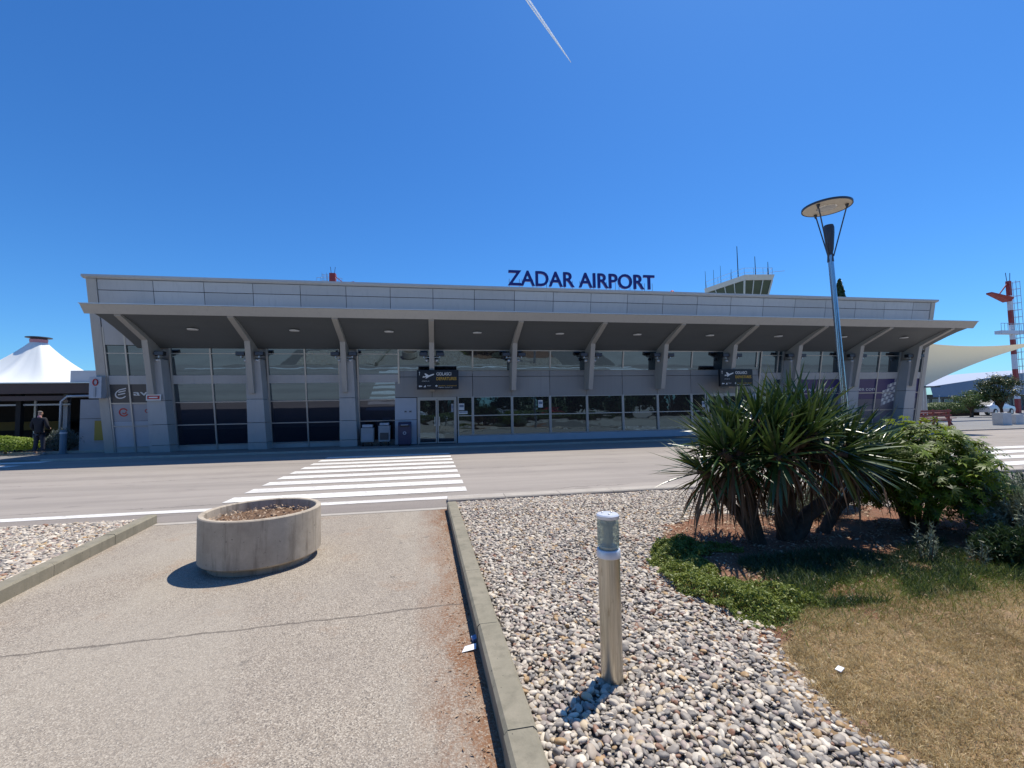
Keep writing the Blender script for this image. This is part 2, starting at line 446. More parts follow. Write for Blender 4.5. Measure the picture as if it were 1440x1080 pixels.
# ------------------------------------------------------------------ camera
f_px = 620.0; pitch, roll, yaw = R(3.05), R(1.02), R(9.97)
fw = Vector((math.sin(yaw) * math.cos(pitch), math.cos(yaw) * math.cos(pitch), math.sin(pitch)))
r0 = Vector((math.cos(yaw), -math.sin(yaw), 0)); u0 = r0.cross(fw)
rt = r0 * math.cos(roll) - u0 * math.sin(roll); up = rt.cross(fw)
cam = bpy.data.cameras.new('camera'); cam.lens = 36 * f_px / 1440; cam.sensor_width = 36; cam.clip_start = .05; cam.clip_end = 8000
co = bpy.data.objects.new('camera', cam); COL.objects.link(co); scene.camera = co
co.matrix_world = Matrix(((rt.x, up.x, -fw.x, 0), (rt.y, up.y, -fw.y, 0), (rt.z, up.z, -fw.z, 1.6), (0, 0, 0, 1)))

# ------------------------------------------------------------------ light
SUN = Vector((.34, .27, 1.0)).normalized()
w = bpy.data.worlds.new('World'); scene.world = w; w.use_nodes = True
nt = w.node_tree; bg = nt.nodes['Background']
sky = nt.nodes.new('ShaderNodeTexSky'); sky.sky_type = 'NISHITA'; sky.sun_disc = False
sky.sun_elevation = math.asin(SUN.z); sky.sun_rotation = math.atan2(SUN.x, SUN.y)
sky.altitude = 0; sky.air_density = 1.0; sky.dust_density = .35; sky.ozone_density = 3.2
hs = nt.nodes.new('ShaderNodeHueSaturation'); hs.inputs['Saturation'].default_value = 1.15; hs.inputs['Value'].default_value = 1.0
nt.links.new(sky.outputs[0], hs.inputs['Color']); 
tn = nt.nodes.new('ShaderNodeVectorMath'); tn.operation = 'MULTIPLY'; tn.inputs[1].default_value = (.52, .98, 1.40)
nt.links.new(hs.outputs[0], tn.inputs[0]); nt.links.new(tn.outputs[0], bg.inputs[0]); bg.inputs[1].default_value = .098
sl = bpy.data.lights.new('sun', 'SUN'); sl.energy = 4.8; sl.angle = R(.5); sl.color = (1, .935, .83)
so = bpy.data.objects.new('sun', sl); COL.objects.link(so)
so.rotation_euler = (-SUN).to_track_quat('-Z', 'Y').to_euler(); so.location = (20, 10, 60)
scene.view_settings.view_transform = 'Standard'; scene.view_settings.look = 'None'
scene.view_settings.exposure = 0.16; scene.view_settings.gamma = 1.0

# ------------------------------------------------------------------ ground, road, path
def sheet(name, x0, x1, y0, y1, z, m, thick=None):
    b = MB()
    if thick: b.box(x0, x1, y0, y1, z - thick, z)
    else: b.poly([(x0, y0, z), (x1, y0, z), (x1, y1, z), (x0, y1, z)], [(0, 1, 2, 3)])
    return tag(b.build(name, m, fixn=bool(thick)), kind='structure')
sheet('ground', -700, 700, -300, 900, -.03, M['plaza'])
sheet('road', -80, 130, 7.35, 18.3, 0, M['road'])
sheet('path', -5.5, .6, -6, 7.345, 0.0, M['path'])
sheet('car_park', -60, 60, -60, -6.01, 0.0, M['road'])
sheet('pavement', -80, 130, 18.3, 90, .06, M['pave'], .12)
sheet('gutter_strip', -14, 40, 7.352, 7.985, .004, M['strip'])
sheet('flush_kerb', -4.0, .2, 7.20, 7.34, .004, M['flush'])
def strip_mark(name, x0, x1, y0, y1, z=.008, label=None):
    n = max(2, int((x1 - x0) / .25)); b = MB()
    top = [(x0 + (x1 - x0) * i / n, y1 + random.uniform(-.008, .008), z) for i in range(n + 1)]
    bot = [(x0 + (x1 - x0) * i / n, y0 + random.uniform(-.008, .008), z) for i in range(n + 1)]
    b.poly(bot + top, [(i, i + 1, n + 2 + i, n + 1 + i) for i in range(n)])
    return b
sh = strip_mark('road_edge_line', -16, 15, 7.99, 8.22); tag(sh.build('road_edge_line', M['paint'], fixn=False), kind='structure')
b = MB()
for k in range(9):
    y = 8.9 + .875 * k
    s_ = strip_mark('x', -3.72 + .012 * k, .60 - .012 * k, y - .24, y + .24); b.poly(s_.v, s_.f)
tag(b.build('zebra_crossing', M['paint'], fixn=False), kind='structure')
b = MB()
for k in range(4):
    y = 8.7 + .95 * k; s_ = strip_mark('x', 13.0, 19.5, y - .25, y + .25); b.poly(s_.v, s_.f)
tag(b.build('zebra_crossing_far', M['paint'], fixn=False), kind='structure')
b = MB()
for k in range(3):
    y = 16.7 + 1.15 * k
    if y < 18: s_ = strip_mark('x', -26, -13.2, y - .28, y + .28); b.poly(s_.v, s_.f)
tag(b.build('zebra_crossing_side', M['paint'], fixn=False), kind='structure')

# kerbs: bevelled stones laid end to end
def kerb_line(name, p0, p1, wid, z0, z1, L=1.0, m='kerb', side=1):
    p0, p1 = Vector((*p0, 0)), Vector((*p1, 0)); d = (p1 - p0); n = max(1, round(d.length / L)); u = d.normalized(); s = Vector((-u.y, u.x, 0)) * side
    b = MB()
    for i in range(n):
        a = p0 + d * (i / n) + u * .003; c = p0 + d * ((i + 1) / n) - u * .003
        jz = random.uniform(-.003, .003); js = random.uniform(-.003, .003)
        a += s * js; c += s * js
        ch = .018
        for (qa, qc) in ((a, c),):
            prof = [(0, z0), (wid, z0), (wid, z1 - ch), (wid - ch, z1), (ch, z1), (0, z1 - ch)]
            P = [(q + s * pw + Vector((0, 0, pz + jz))) for q in (qa, qc) for pw, pz in prof]
            b.poly(P, [(0, 1, 2, 3, 4, 5), (11, 10, 9, 8, 7, 6)] + [(i2, 6 + i2, 6 + (i2 + 1) % 6, (i2 + 1) % 6) for i2 in range(6)])
    return tag(b.build(name, M[m]), kind='structure')
kerb_line('kerb_right', (.175, 7.15), (.395, -2), .155, -.05, .13, 1.0, side=1)
kerb_line('kerb_left', (-4.02, 7.36), (-3.35, 2.0), .145, -.05, .13, 1.0, side=-1)
kerb_line('kerb_rear', (.2, 7.60), (14, 7.60), .30, -.05, .075, 1.0, m='flush', side=1)
kerb_line('kerb_rear_left', (-14, 7.38), (-4.2, 7.36), .10, -.05, .04, 1.0, m='flush', side=1)
kerb_line('kerb_far', (-13.6, 18.28), (40, 18.28), .14, -.05, .075, 1.0, m='flush', side=-1)

# ------------------------------------------------------------------ gravel
def KX(y): return .175 + (7.15 - y) * .0240 + .155          # right side of right kerb
soil_edge = [(2.8, 5.1), (2.07, 4.1), (2.0, 3.43), (2.15, 3.0), (2.15, 2.72), (2.05, 2.44), (1.94, 2.06), (1.96, 1.75), (2.05, 1.57), (2.2, 1.2), (2.4, .2)]
def soil_x(y):
    y = max(.2, min(5.1, y))
    for (x0, y0), (x1, y1) in zip(soil_edge, soil_edge[1:]):
        if y1 <= y <= y0: return x1 + (x0 - x1) * (y - y1) / (y0 - y1)
    return 2.4
def hgt(x, y):
    """surface of the right bed"""
    z = .06 + .02 * nz(x, y, 1.1) + .01 * nz(x, y, 3)
    if y > 6.8: z -= (y - 6.8) * .05
    return z
def bed_surface(name, fn, x0, x1, y0, y1, st, m, inside=lambda x, y: True, kind='structure'):
    nx = int((x1 - x0) / st) + 1; ny = int((y1 - y0) / st) + 1
    V = [(x0 + i * st, y0 + j * st, fn(x0 + i * st, y0 + j * st)) for j in range(ny) for i in range(nx)]
    F = []
    for j in range(ny - 1):
        for i in range(nx - 1):
            if inside(x0 + (i + .5) * st, y0 + (j + .5) * st): F.append((j * nx + i, j * nx + i + 1, (j + 1) * nx + i + 1, (j + 1) * nx + i))
    o = fastmesh(name, V, F, M[m], smooth=True); return tag(o, kind=kind)
def in_soil(x, y):
    return y < 5.45 + .25 * nz(x, y, .9, 5) - max(0, (3.4 - x)) * .35 and x > soil_x(y) + .07 * nz(x, y, 2.5, 9)
bed_surface('gravel_bed_ground', lambda x, y: hgt(x, y) - .012, .38, 14.08, -1, 7.6, .1, 'bedbase')
def pebble_gn():
    ng = bpy.data.node_groups.new('pebble_scatter', 'GeometryNodeTree')
    ng.interface.new_socket('Geometry', in_out='INPUT', socket_type='NodeSocketGeometry')
    ng.interface.new_socket('Geometry', in_out='OUTPUT', socket_type='NodeSocketGeometry')
    N = ng.nodes.new; gi = N('NodeGroupInput'); go = N('NodeGroupOutput')
    ico = N('GeometryNodeMeshIcoSphere'); ico.inputs['Radius'].default_value = 1; ico.inputs['Subdivisions'].default_value = 3
    sp = N('GeometryNodeSetPosition'); nn = N('ShaderNodeTexNoise'); nn.inputs['Scale'].default_value = 1.1; nn.inputs['Detail'].default_value = 1
    sub = N('ShaderNodeVectorMath'); sub.operation = 'SUBTRACT'; sub.inputs[1].default_value = (.5, .5, .5)
    sc = N('ShaderNodeVectorMath'); sc.operation = 'SCALE'; sc.inputs['Scale'].default_value = .5
    L = ng.links.new
    L(nn.outputs['Color'], sub.inputs[0]); L(sub.outputs[0], sc.inputs[0]); L(ico.outputs[0], sp.inputs['Geometry']); L(sc.outputs[0], sp.inputs['Offset'])
    ss = N('GeometryNodeSetShadeSmooth'); L(sp.outputs[0], ss.inputs[0])
    sm = N('GeometryNodeSetMaterial'); sm.inputs['Material'].default_value = M['pebble']; L(ss.outputs[0], sm.inputs[0])
    iop = N('GeometryNodeInstanceOnPoints'); L(gi.outputs[0], iop.inputs['Points']); L(sm.outputs[0], iop.inputs['Instance'])
    ar = N('GeometryNodeInputNamedAttribute'); ar.data_type = 'FLOAT_VECTOR'; ar.inputs['Name'].default_value = 'prot'
    er = N('FunctionNodeEulerToRotation'); L(ar.outputs[0], er.inputs[0]); L(er.outputs[0], iop.inputs['Rotation'])
    asc = N('GeometryNodeInputNamedAttribute'); asc.data_type = 'FLOAT_VECTOR'; asc.inputs['Name'].default_value = 'pscale'
    L(asc.outputs[0], iop.inputs['Scale']); L(iop.outputs[0], go.inputs[0])
    return ng
PG = pebble_gn()
def pebbles(name, label, x0, x1, y0, y1, st, zfn, inside, smin, smax, bright=1.0):
    xs = np.arange(x0, x1, st); ys = np.arange(y0, y1, st)
    P = []
    for y in ys:
        for x in xs:
            px = x + rng.uniform(-.5, .5) * st; py = y + rng.uniform(-.5, .5) * st
            if inside(px, py): P.append((px, py, zfn(px, py) + rng.uniform(-.006, .012)))
    P = np.array(P, np.float32); n = len(P)
    me = bpy.data.meshes.new(name); me.vertices.add(n); me.vertices.foreach_set('co', P.ravel())
    s = rng.uniform(0, 1, n) ** 1.8 * (smax - smin) + smin
    S = np.stack([s * rng.uniform(.95, 1.55, n), s * rng.uniform(.8, 1.1, n), s * rng.uniform(.45, .8, n)], 1) * .5
    Rr = np.stack([rng.normal(0, .35, n), rng.normal(0, .35, n), rng.uniform(0, 6.28, n)], 1)
    pal = np.array([(.47, .44, .395), (.38, .36, .33), (.25, .235, .22), (.15, .145, .145), (.36, .315, .27), (.58, .555, .50), (.36, .24, .11), (.22, .11, .065), (.28, .235, .225), (.44, .37, .26)])
    pw = np.array([.19, .16, .15, .11, .10, .10, .03, .035, .085, .05]); pw /= pw.sum()
    c = pal[rng.choice(len(pal), n, p=pw)] * np.array([1.24, 1.14, .99]) * rng.uniform(.85, 1.12, (n, 1)) * bright
    for nm, arr in (('prot', Rr), ('pscale', S)):
        a = me.attributes.new(nm, 'FLOAT_VECTOR', 'POINT'); a.data.foreach_set('vector', arr.astype(np.float32).ravel())
    a = me.attributes.new('pcol', 'FLOAT_COLOR', 'POINT'); a.data.foreach_set('color', np.concatenate([c, np.ones((n, 1))], 1).astype(np.float32).ravel())
    me.materials.append(M['pebble'])
    o = linkobj(name, me, None, Vector((0, 0, 0)))
    md = o.modifiers.new('scatter', 'NODES'); md.node_group = PG
    tag(o, label, 'gravel', kind='stuff'); print(name, n); return o
def inr(x, y): return x > KX(y) + .012 and not in_soil(x - abs(rng.normal(0, .05)), y) and y < 7.58
pebbles('gravel', 'rounded river pebbles in white, grey and ochre filling the bed right of the path', .4, 4.6, 1.2, 5.0, .0235, hgt, inr, .015, .047)
pebbles('gravel', 'small pebbles behind the yucca running up to the road kerb', .35, 9.6, 5.0, 7.6, .027, hgt, inr, .022, .048)
def lzf(x, y): return .05 + .015 * nz(x, y, 1.2, 3)
def inl(x, y): return x < -4.18 + (7.36 - y) * .125 and y < 7.36
bed_surface('gravel_bed_ground_left', lambda x, y: lzf(x, y) - .012, -10.5, -3.3, 3.0, 7.4, .1, 'bedbase', inside=lambda x, y: inl(x - .03, y))
pebbles('gravel', 'pale angular pebbles in the bed left of the concrete kerb', -9.5, -3.5, 3.6, 7.36, .027, lzf, inl, .024, .058, 1.08)

# soil island, lawn, ground cover
def soil_h(x, y): return hgt(x, y) + .004 + max(0, min(1, (x - soil_x(y)) * 3)) * (.012 + .02 * nz(x, y, 2.2, 4))
bed_surface('soil', soil_h, 1.9, 9.5, 2.4, 6.0, .06, 'soil', inside=lambda x, y: in_soil(x + .12, y))
def lawn_y(x): return 3.02 + .05 * math.sin(x * 2.3) + (0.0 if x > 2.9 else (x - 2.9) * .55)
bed_surface('lawn_ground', lambda x, y: hgt(x, y) + .006 + .016 * max(0, min(1, (x - soil_x(y)) * 4)), 1.8, 8.6, .0, 3.5, .05, 'lawnsoil', inside=lambda x, y: in_soil(x + .12, y) and y < lawn_y(x) + .12 * nz(x, y, 3))

def ribbon(roots, dirs, lens, wids, seg=2, droop=0.0, wprof=None, side=None):
    """vectorised blades. returns V,F (quads); width tapers to the tip"""
    n = len(roots); roots = np.asarray(roots, float); dirs = np.asarray(dirs, float)
    if side is None:
        rv = rng.normal(size=(n, 3)); side = np.cross(dirs, rv)
    side = side / (np.linalg.norm(side, axis=1, keepdims=True) + 1e-9)
    V = np.zeros((n, (seg + 1) * 2, 3)); p = roots.copy(); d = dirs.copy()
    for i in range(seg + 1):
        t = i / seg
        w_ = (1 - t) ** .8 if wprof is None else wprof(t)
        w_ = max(w_, .04)
        V[:, i * 2] = p - side * (wids * w_ / 2)[:, None]; V[:, i * 2 + 1] = p + side * (wids * w_ / 2)[:, None]
        p = p + d * (lens / seg)[:, None]
        d = d + np.array([0, 0, -1]) * (droop if not hasattr(droop, '__len__') else droop[:, None]) / seg
        d /= np.linalg.norm(d, axis=1, keepdims=True)
    base = (np.arange(n) * (seg + 1) * 2)[:, None]
    F = np.concatenate([base + np.array([[i * 2, i * 2 + 1, i * 2 + 3, i * 2 + 2]]) for i in range(seg)], 0)
    return V.reshape(-1, 3), F
def unit(n, zbias=0.0):
    v = rng.normal(size=(n, 3)); v[:, 2] = np.abs(v[:, 2]) * 1 + zbias; return v / np.linalg.norm(v, axis=1, keepdims=True)

# dry lawn: tufts of different length with bare soil between
def lawn_ok(x, y): return in_soil(x - .03, y) and y < lawn_y(x) + .2 * nz(x, y, 3) and (x - 1.5) < (y * 1.75 + .8)
rx_, ry_, rl, rc = [], [], [], []
nt_ = 0
for k in range(34000):
    cx, cy = rng.uniform(1.9, 7.6), rng.uniform(.9, 3.5)
    dn = nz(cx, cy, 3.2, 2) + .5 * nz(cx, cy, 8, 6)
    if dn < -.55 or not lawn_ok(cx, cy): continue
    nt_ += 1; m_ = int(rng.integers(9, 18)); rad = rng.uniform(.012, .04); ll = rng.uniform(.018, .042) * (1 + .9 * max(0, dn)); cc = rng.uniform(.1, .9)
    rx_ += list(cx + rng.normal(0, rad, m_)); ry_ += list(cy + rng.normal(0, rad, m_)); rl += list(ll * rng.uniform(.6, 1.3, m_)); rc += list(np.clip(cc + .3 * nz(cx, cy, 1.3, 8) + rng.normal(0, .16, m_), 0, 1))
px, py, rl, vv = map(np.array, (rx_, ry_, rl, rc)); n = len(px)
pz = np.array([hgt(x, y) + .019 for x, y in zip(px, py)])
V, F = ribbon(np.stack([px, py, pz], 1), unit(n, .5), rl, rng.uniform(.002, .005, n), 2, 1.0)
tag(fastmesh('dry_grass', V, F, M['straw'], var=np.repeat(vv, 6)), 'sun-dried straw coloured lawn in the lower right corner', 'grass', kind='stuff'); print('grass', n)
# some green blades along the shaded border
n0 = 16000
px = rng.uniform(2.2, 7.8, n0); py = rng.normal(3.05, .22, n0); keep = np.array([in_soil(x, y) for x, y in zip(px, py)]); px, py = px[keep], py[keep]; n = len(px)
pz = np.array([hgt(x, y) + .015 for x, y in zip(px, py)])
V, F = ribbon(np.stack([px, py, pz], 1), unit(n, .9), rng.uniform(.04, .12, n), rng.uniform(.003, .006, n), 2, .8)
tag(fastmesh('green_grass', V, F, M['cover'], var=np.repeat(rng.uniform(0, .7, n), 6)), 'longer green grass fringing the shaded edge of the dry lawn', 'grass', kind='stuff')

def leafquads(P, Nn, size, asp=.45, fold=True):
    """folded diamond leaves at P with facing Nn"""
    n = len(P); rv = rng.normal(size=(n, 3)); a = np.cross(Nn, rv); a /= np.linalg.norm(a, axis=1, keepdims=True) + 1e-9
    b_ = np.cross(Nn, a); s = (size if hasattr(size, '__len__') else np.full(n, size))[:, None]
    up_ = Nn * s * .12
    V = np.stack([P - a * s * .5, P + b_ * s * asp * .5 + up_, P + a * s * .5, P - b_ * s * asp * .5 + up_], 1)
    base = (np.arange(n) * 4)[:, None]
    F = base + np.array([[0, 1, 2, 3]])
    return V.reshape(-1, 3), F

# low ground cover mat left of the yucca
Pc = []
for k in range(70000):
    x = rng.uniform(1.9, 3.4); y = rng.uniform(2.75, 4.9)
    dd0 = x - soil_x(y); e = max(0, dd0) / .82 + max(0, 3.0 - y) * 2 + max(0, y - 4.35) * 2.2 + .55 * nz(x, y, 3.2, 7) + (.0 if dd0 > -.05 else 9)
    if e < .9:
        hh = min(1, .25 + max(0, dd0) * 5) * .10 * (1 - min(1, max(0, e))) + .09 * nz(x, y, 8, 1) + .02
        Pc.append((x, y, hgt(x, y) + max(.01, hh) * rng.uniform(.5, 1.1)))
Pc = np.array(Pc)
V, F = leafquads(Pc, unit(len(Pc), .4), rng.uniform(.012, .034, len(Pc)), .5)
tag(fastmesh('ground_cover', V, F, M['cover'], var=np.repeat(rng.uniform(0, 1, len(Pc)), 4)), 'bright green creeping ground cover between the pebbles and the yucca', 'ground cover', kind='stuff')
# leaf litter and weeds on the soil
n0 = 5200; px = rng.uniform(2.3, 7.6, n0); py = rng.uniform(2.9, 5.5, n0); keep = np.array([in_soil(x, y) and nz(x, y, 1.7, 3) > -.25 for x, y in zip(px, py)]); px, py = px[keep], py[keep]
P = np.stack([px, py, [soil_h(x, y) + .012 for x, y in zip(px, py)]], 1); Nn = rng.normal(size=(len(P), 3)) * .35 + np.array([0, 0, 1]); Nn /= np.linalg.norm(Nn, axis=1, keepdims=True)
V, F = leafquads(P, Nn, rng.uniform(.015, .06, len(P)), .4)
tag(fastmesh('leaf_litter', V, F, M['litter'], var=np.repeat(rng.uniform(0, 1, len(P)), 4)), 'pale fallen leaves and wood chips on the red soil under the yucca', 'leaf litter', kind='stuff')
n0 = 42000; px = rng.uniform(2.8, 7.2, n0); py = rng.uniform(2.85, 3.95, n0); keep = np.array([in_soil(x, y) and nz(x, y, 2.1, 13) > -.12 for x, y in zip(px, py)]); px, py = px[keep], py[keep]; n = len(px)
V, F = ribbon(np.stack([px, py, [soil_h(x, y) for x, y in zip(px, py)]], 1), unit(n, .8), rng.uniform(.03, .11, n), rng.uniform(.004, .009, n), 2, .9)
tag(fastmesh('weeds', V, F, M['dgreen'], var=np.repeat(rng.uniform(0, 1, n), 6)), 'dark green weeds in the shade under the yucca', 'weeds', kind='stuff')

P = []
for k in range(900):
    if k < 420: x, y = rng.uniform(.5, 4.5), rng.uniform(1.3, 7.4); z = hgt(x, y) + .022
    else: y = rng.uniform(1.3, 7.1); x = KX(y) - .17 - abs(rng.normal(0, .10)); z = .006
    if k < 420 and (in_soil(x, y) or x < KX(y)): continue
    if k < 420 and rng.uniform() > .25 + .9 * math.exp(-((x - soil_x(y)) / .5) ** 2): continue
    P.append((x, y, z))
for k in range(260):
    x, y = rng.uniform(2.1, 6.5), rng.uniform(1.2, 3.3)
    if in_soil(x - .05, y): P.append((x, y, hgt(x, y) + .05))
P = np.array(P); Nn = rng.normal(size=(len(P), 3)) * .3 + np.array([0, 0, 1]); Nn /= np.linalg.norm(Nn, axis=1, keepdims=True)
V, F = leafquads(P, Nn, rng.uniform(.008, .034, len(P)), .35)
tag(fastmesh('loose_leaves', V, F, M['litter'], var=np.repeat(rng.uniform(0, .8, len(P)), 4)), 'small dry leaves blown along the right kerb and over the pebbles', 'leaf litter', kind='stuff')
# ------------------------------------------------------------------ yucca
def sword_leaves(roots, dirs, lens, wids, droop, seg=6):
    """V-folded sword leaves, three vertices across"""
    n = len(roots); roots = np.asarray(roots, float); dirs = np.asarray(dirs, float)
    z = np.array([0, 0, 1.0]); side = np.cross(dirs, z + rng.normal(0, .35, (n, 3))); side /= np.linalg.norm(side, axis=1, keepdims=True)
    V = np.zeros((n, (seg + 1) * 3, 3)); p = roots.copy(); d = dirs.copy()
    for i in range(seg + 1):
        t = i / seg; w_ = (.62 + 1.1 * t - 1.0 * t * t) if t < .55 else (.905 * (1 - ((t - .55) / .45) ** 1.7)); w_ = max(w_, .02)
        nn = np.cross(side, d); nn /= np.linalg.norm(nn, axis=1, keepdims=True)
        ww = (wids * w_ / 2)[:, None]
        V[:, i * 3] = p - side * ww + nn * ww * .35; V[:, i * 3 + 1] = p; V[:, i * 3 + 2] = p + side * ww + nn * ww * .35
        p = p + d * (lens / seg)[:, None]
        d = d + np.array([0, 0, -1]) * (droop / seg)[:, None]; d /= np.linalg.norm(d, axis=1, keepdims=True)
    base = (np.arange(n) * (seg + 1) * 3)[:, None]; F = []
    for i in range(seg):
        for j in (0, 1): F.append(base + np.array([[i * 3 + j, i * 3 + j + 1, i * 3 + j + 4, i * 3 + j + 3]]))
    return V.reshape(-1, 3), np.concatenate(F, 0), (seg + 1) * 3
YO = Vector((3.86, 4.42, .06))
yu = thing('yucca', YO, 'large multi-stemmed yucca with dark sword leaves and hanging brown skirts', 'yucca')
tb = MB(); heads = []
stems = [((0, 0), [(-.02, .0, .35), (-.06, .05, .75), (-.05, .1, 1.05)], .095),
         ((.06, .02), [(.10, .05, .3), (.12, .1, .7), (.2, .15, 1.05)], .085),
         ((.0, -.02), [(.3, .02, .25), (.62, .05, .42), (.85, .1, .75)], .09),
         ((-.35, -.03), [(-.45, -.05, .25), (-.5, -.1, .55), (-.6, -.1, .8)], .075),
         ((-.3, .05), [(-.5, .1, .3), (-.75, .15, .6), (-.92, .1, .78)], .065),
         ((.5, .1), [(.8, .1, .3), (1.1, .1, .5), (1.25, .05, .78)], .065)]
for (bx, by), pts, r in stems:
    P = [YO + Vector((bx, by, -.06))] + [YO + Vector(p) for p in pts]
    Q = []; RR = []
    for i in range(len(P) - 1):
        for k in range(5):
            t = k / 5; Q.append(P[i].lerp(P[i + 1], t) + Vector((random.uniform(-.01, .01), random.uniform(-.01, .01), 0)))
            RR.append((r * (1.0 - .14 * (i + t))) * (1.0 + .1 * (k % 2)) )
    Q.append(P[-1]); RR.append(r * .6); tb.tube(Q, RR, 11)
# leaf heads: position, axis
HD = [(-.95, .08, .70, -.9, -.1, .5), (-.62, -.12, .92, -.55, -.3, .8), (-.58, .18, 1.12, -.4, .1, .9), (-.22, -.12, 1.12, -.2, -.25, .95), (-.1, .15, 1.24, -.05, .1, 1),
      (.05, -.15, .98, 0, -.45, .9), (.22, .18, 1.22, .1, .1, 1), (.35, -.1, 1.08, .25, -.3, .9), (.6, .12, 1.15, .4, .05, .9), (.78, -.12, .95, .5, -.3, .8), (.92, .15, .98, .6, .1, .75),
      (1.2, -.05, .80, .8, -.2, .55), (1.30, .15, .72, .9, .1, .35), (-.36, .3, 1.2, -.2, .3, .9), (.5, .38, 1.12, .2, .4, .9), (-.85, -.15, .92, -.7, -.3, .6), (-.40, -.35, .88, -.3, -.7, .5), (.42, -.38, .86, .2, -.7, .6), (.1, .0, 1.34, .1, -.1, 1), (-.35, -.05, 1.22, -.35, -.1, 1), (.45, .05, 1.28, .3, 0, 1), (.12, -.3, 1.12, 0, -.5, .9), (.72, .3, 1.12, .3, .3, 1), (-.75, .1, 1.0, -.7, 0, .8)]
rts, drs, lns, wds, drp = [], [], [], [], []; dr_, dd_, dl_, dw_, dp_ = [], [], [], [], []
for hx, hy, hz, ax, ay, az in HD:
    c = np.array(YO) + np.array([hx, hy, hz + .10]); A = np.array([ax, ay, az]) + rng.normal(0, .25, 3); A /= np.linalg.norm(A)
    tb.tube([Vector(c) - Vector(A) * .38, Vector(c) + Vector(A) * .03], [.06, .045], 8)
    for k in range(random.randint(50, 64)):
        th = rng.uniform(0, 6.283); ph = (rng.uniform(0, 1) ** .8) * R(96)
        u = np.cross(A, [.3, .2, .9] if abs(A[2]) < .95 else [1, 0, 0]); u /= np.linalg.norm(u); v = np.cross(A, u)
        d = A * math.cos(ph) + (u * math.cos(th) + v * math.sin(th)) * math.sin(ph)
        rts.append(c - A * .16 * (ph / 2.0) + d * .02); drs.append(d)
        lns.append(rng.uniform(.40, .68) * (1.0 if ph > .3 else .8)); wds.append(rng.uniform(.022, .042)); drp.append(rng.uniform(.0, .28) + (.8 if rng.uniform() < .08 else 0) + .2 * max(0, ph - 1.2))
    for k in range(random.randint(34, 48) if hx < -.3 else random.randint(8, 20)):
        th = rng.uniform(0, 6.283); o = np.array([math.cos(th), math.sin(th), 0])
        dr_.append(c - A * rng.uniform(.12, .42) + o * .035); dd_.append((o * rng.uniform(.3, .8) + np.array([0, 0, -.35])) / 1.0); dl_.append(rng.uniform(.35, .85)); dw_.append(rng.uniform(.014, .03)); dp_.append(rng.uniform(1.2, 3.0))
tb.build('trunk', M['ybark'], yu, smooth=True)
V, F, kv = sword_leaves(np.array(rts), np.array(drs), np.array(lns), np.array(wds), np.array(drp))
# keep all leaves above the soil
V[:, 2] = np.maximum(V[:, 2], .09)
fastmesh('crown', V, F, M['yucca'], yu, YO, var=np.repeat(rng.uniform(0, 1, len(rts)) ** 1.5, kv), smooth=True)
dd_ = np.array(dd_); dd_ /= np.linalg.norm(dd_, axis=1, keepdims=True)
V, F, kv = sword_leaves(np.array(dr_), dd_, np.array(dl_), np.array(dw_), np.array(dp_)); V[:, 2] = np.maximum(V[:, 2], .10)
tag(fastmesh('dead_leaves', V, F, M['ydead'], yu, YO, var=np.repeat(rng.uniform(0, 1, len(dr_)), kv), smooth=True), 'brown dead leaves hanging below the green heads')

# ------------------------------------------------------------------ palmate shrub
def palmate(P, Nn, size, lobes=7):
    V = []; F = []; n = len(P)
    rv = rng.normal(size=(n, 3)); a = np.cross(Nn, rv); a /= np.linalg.norm(a, axis=1, keepdims=True); b_ = np.cross(Nn, a)
    tot = []
    for k in range(lobes):
        ang = (k - (lobes - 1) / 2) * R(38); ll = (1 - .35 * abs(ang) / 2.2)
        dv = a * math.cos(ang) + b_ * math.sin(ang); sd = -a * math.sin(ang) + b_ * math.cos(ang)
        s = size[:, None] * ll
        tot.append(np.stack([P, P + dv * s * .5 + sd * s * .13 + Nn * s * .03, P + dv * s - Nn * s * .22, P + dv * s * .5 - sd * s * .13 + Nn * s * .03], 1))
    V = np.concatenate(tot, 0).reshape(-1, 3); F = (np.arange(len(V) // 4) * 4)[:, None] + np.array([[0, 1, 2, 3]])
    return V, F
SO = Vector((5.55, 4.35, .06))
sh = thing('broadleaf_shrub', SO, 'round shrub with bright yellow-green lobed leaves right of the yucca', 'shrub')
P, Nn, S, Vr = [], [], [], []
for k in range(3600):
    th = rng.uniform(0, 6.283); el = rng.uniform(-.8, 1); rr = rng.uniform(.72, 1.0) if k < 2500 else rng.uniform(.3, .8)
    cl = .96 + .16 * math.sin(3 * th + 1) + .12 * math.sin(7 * th) + .1 * math.sin(11 * th + 6 * el)
    o = np.array([math.cos(th) * math.sqrt(1 - min(1, el * el)), math.sin(th) * math.sqrt(1 - min(1, el * el)), el])
    p = np.array(SO) + np.array([.22, .1, .66]) + o * np.array([.86 * cl, .75 * cl, .60]) * rr
    p[2] += (.09 * math.sin(9 * p[0]) + .05 * math.sin(17 * p[1] + 5 * p[0])) * max(0, el)
    if p[2] < .14: continue
    P.append(p); nn = o * .5 + np.array([0, 0, .75]) + rng.normal(0, .3, 3); Nn.append(nn / np.linalg.norm(nn)); S.append(rng.uniform(.065, .125) * (1 if el > .1 else .8))
    Vr.append(np.clip((.15 + .85 * rng.uniform()) * (.35 + .65 * rng.uniform() ** .5), 0, 1))
P, Nn, S = np.array(P), np.array(Nn), np.array(S)
V, F = palmate(P, Nn, S)
fastmesh('crown', V, F, M['fats'], sh, SO, var=np.tile(np.repeat(np.array(Vr), 4), 7))
tb = MB()
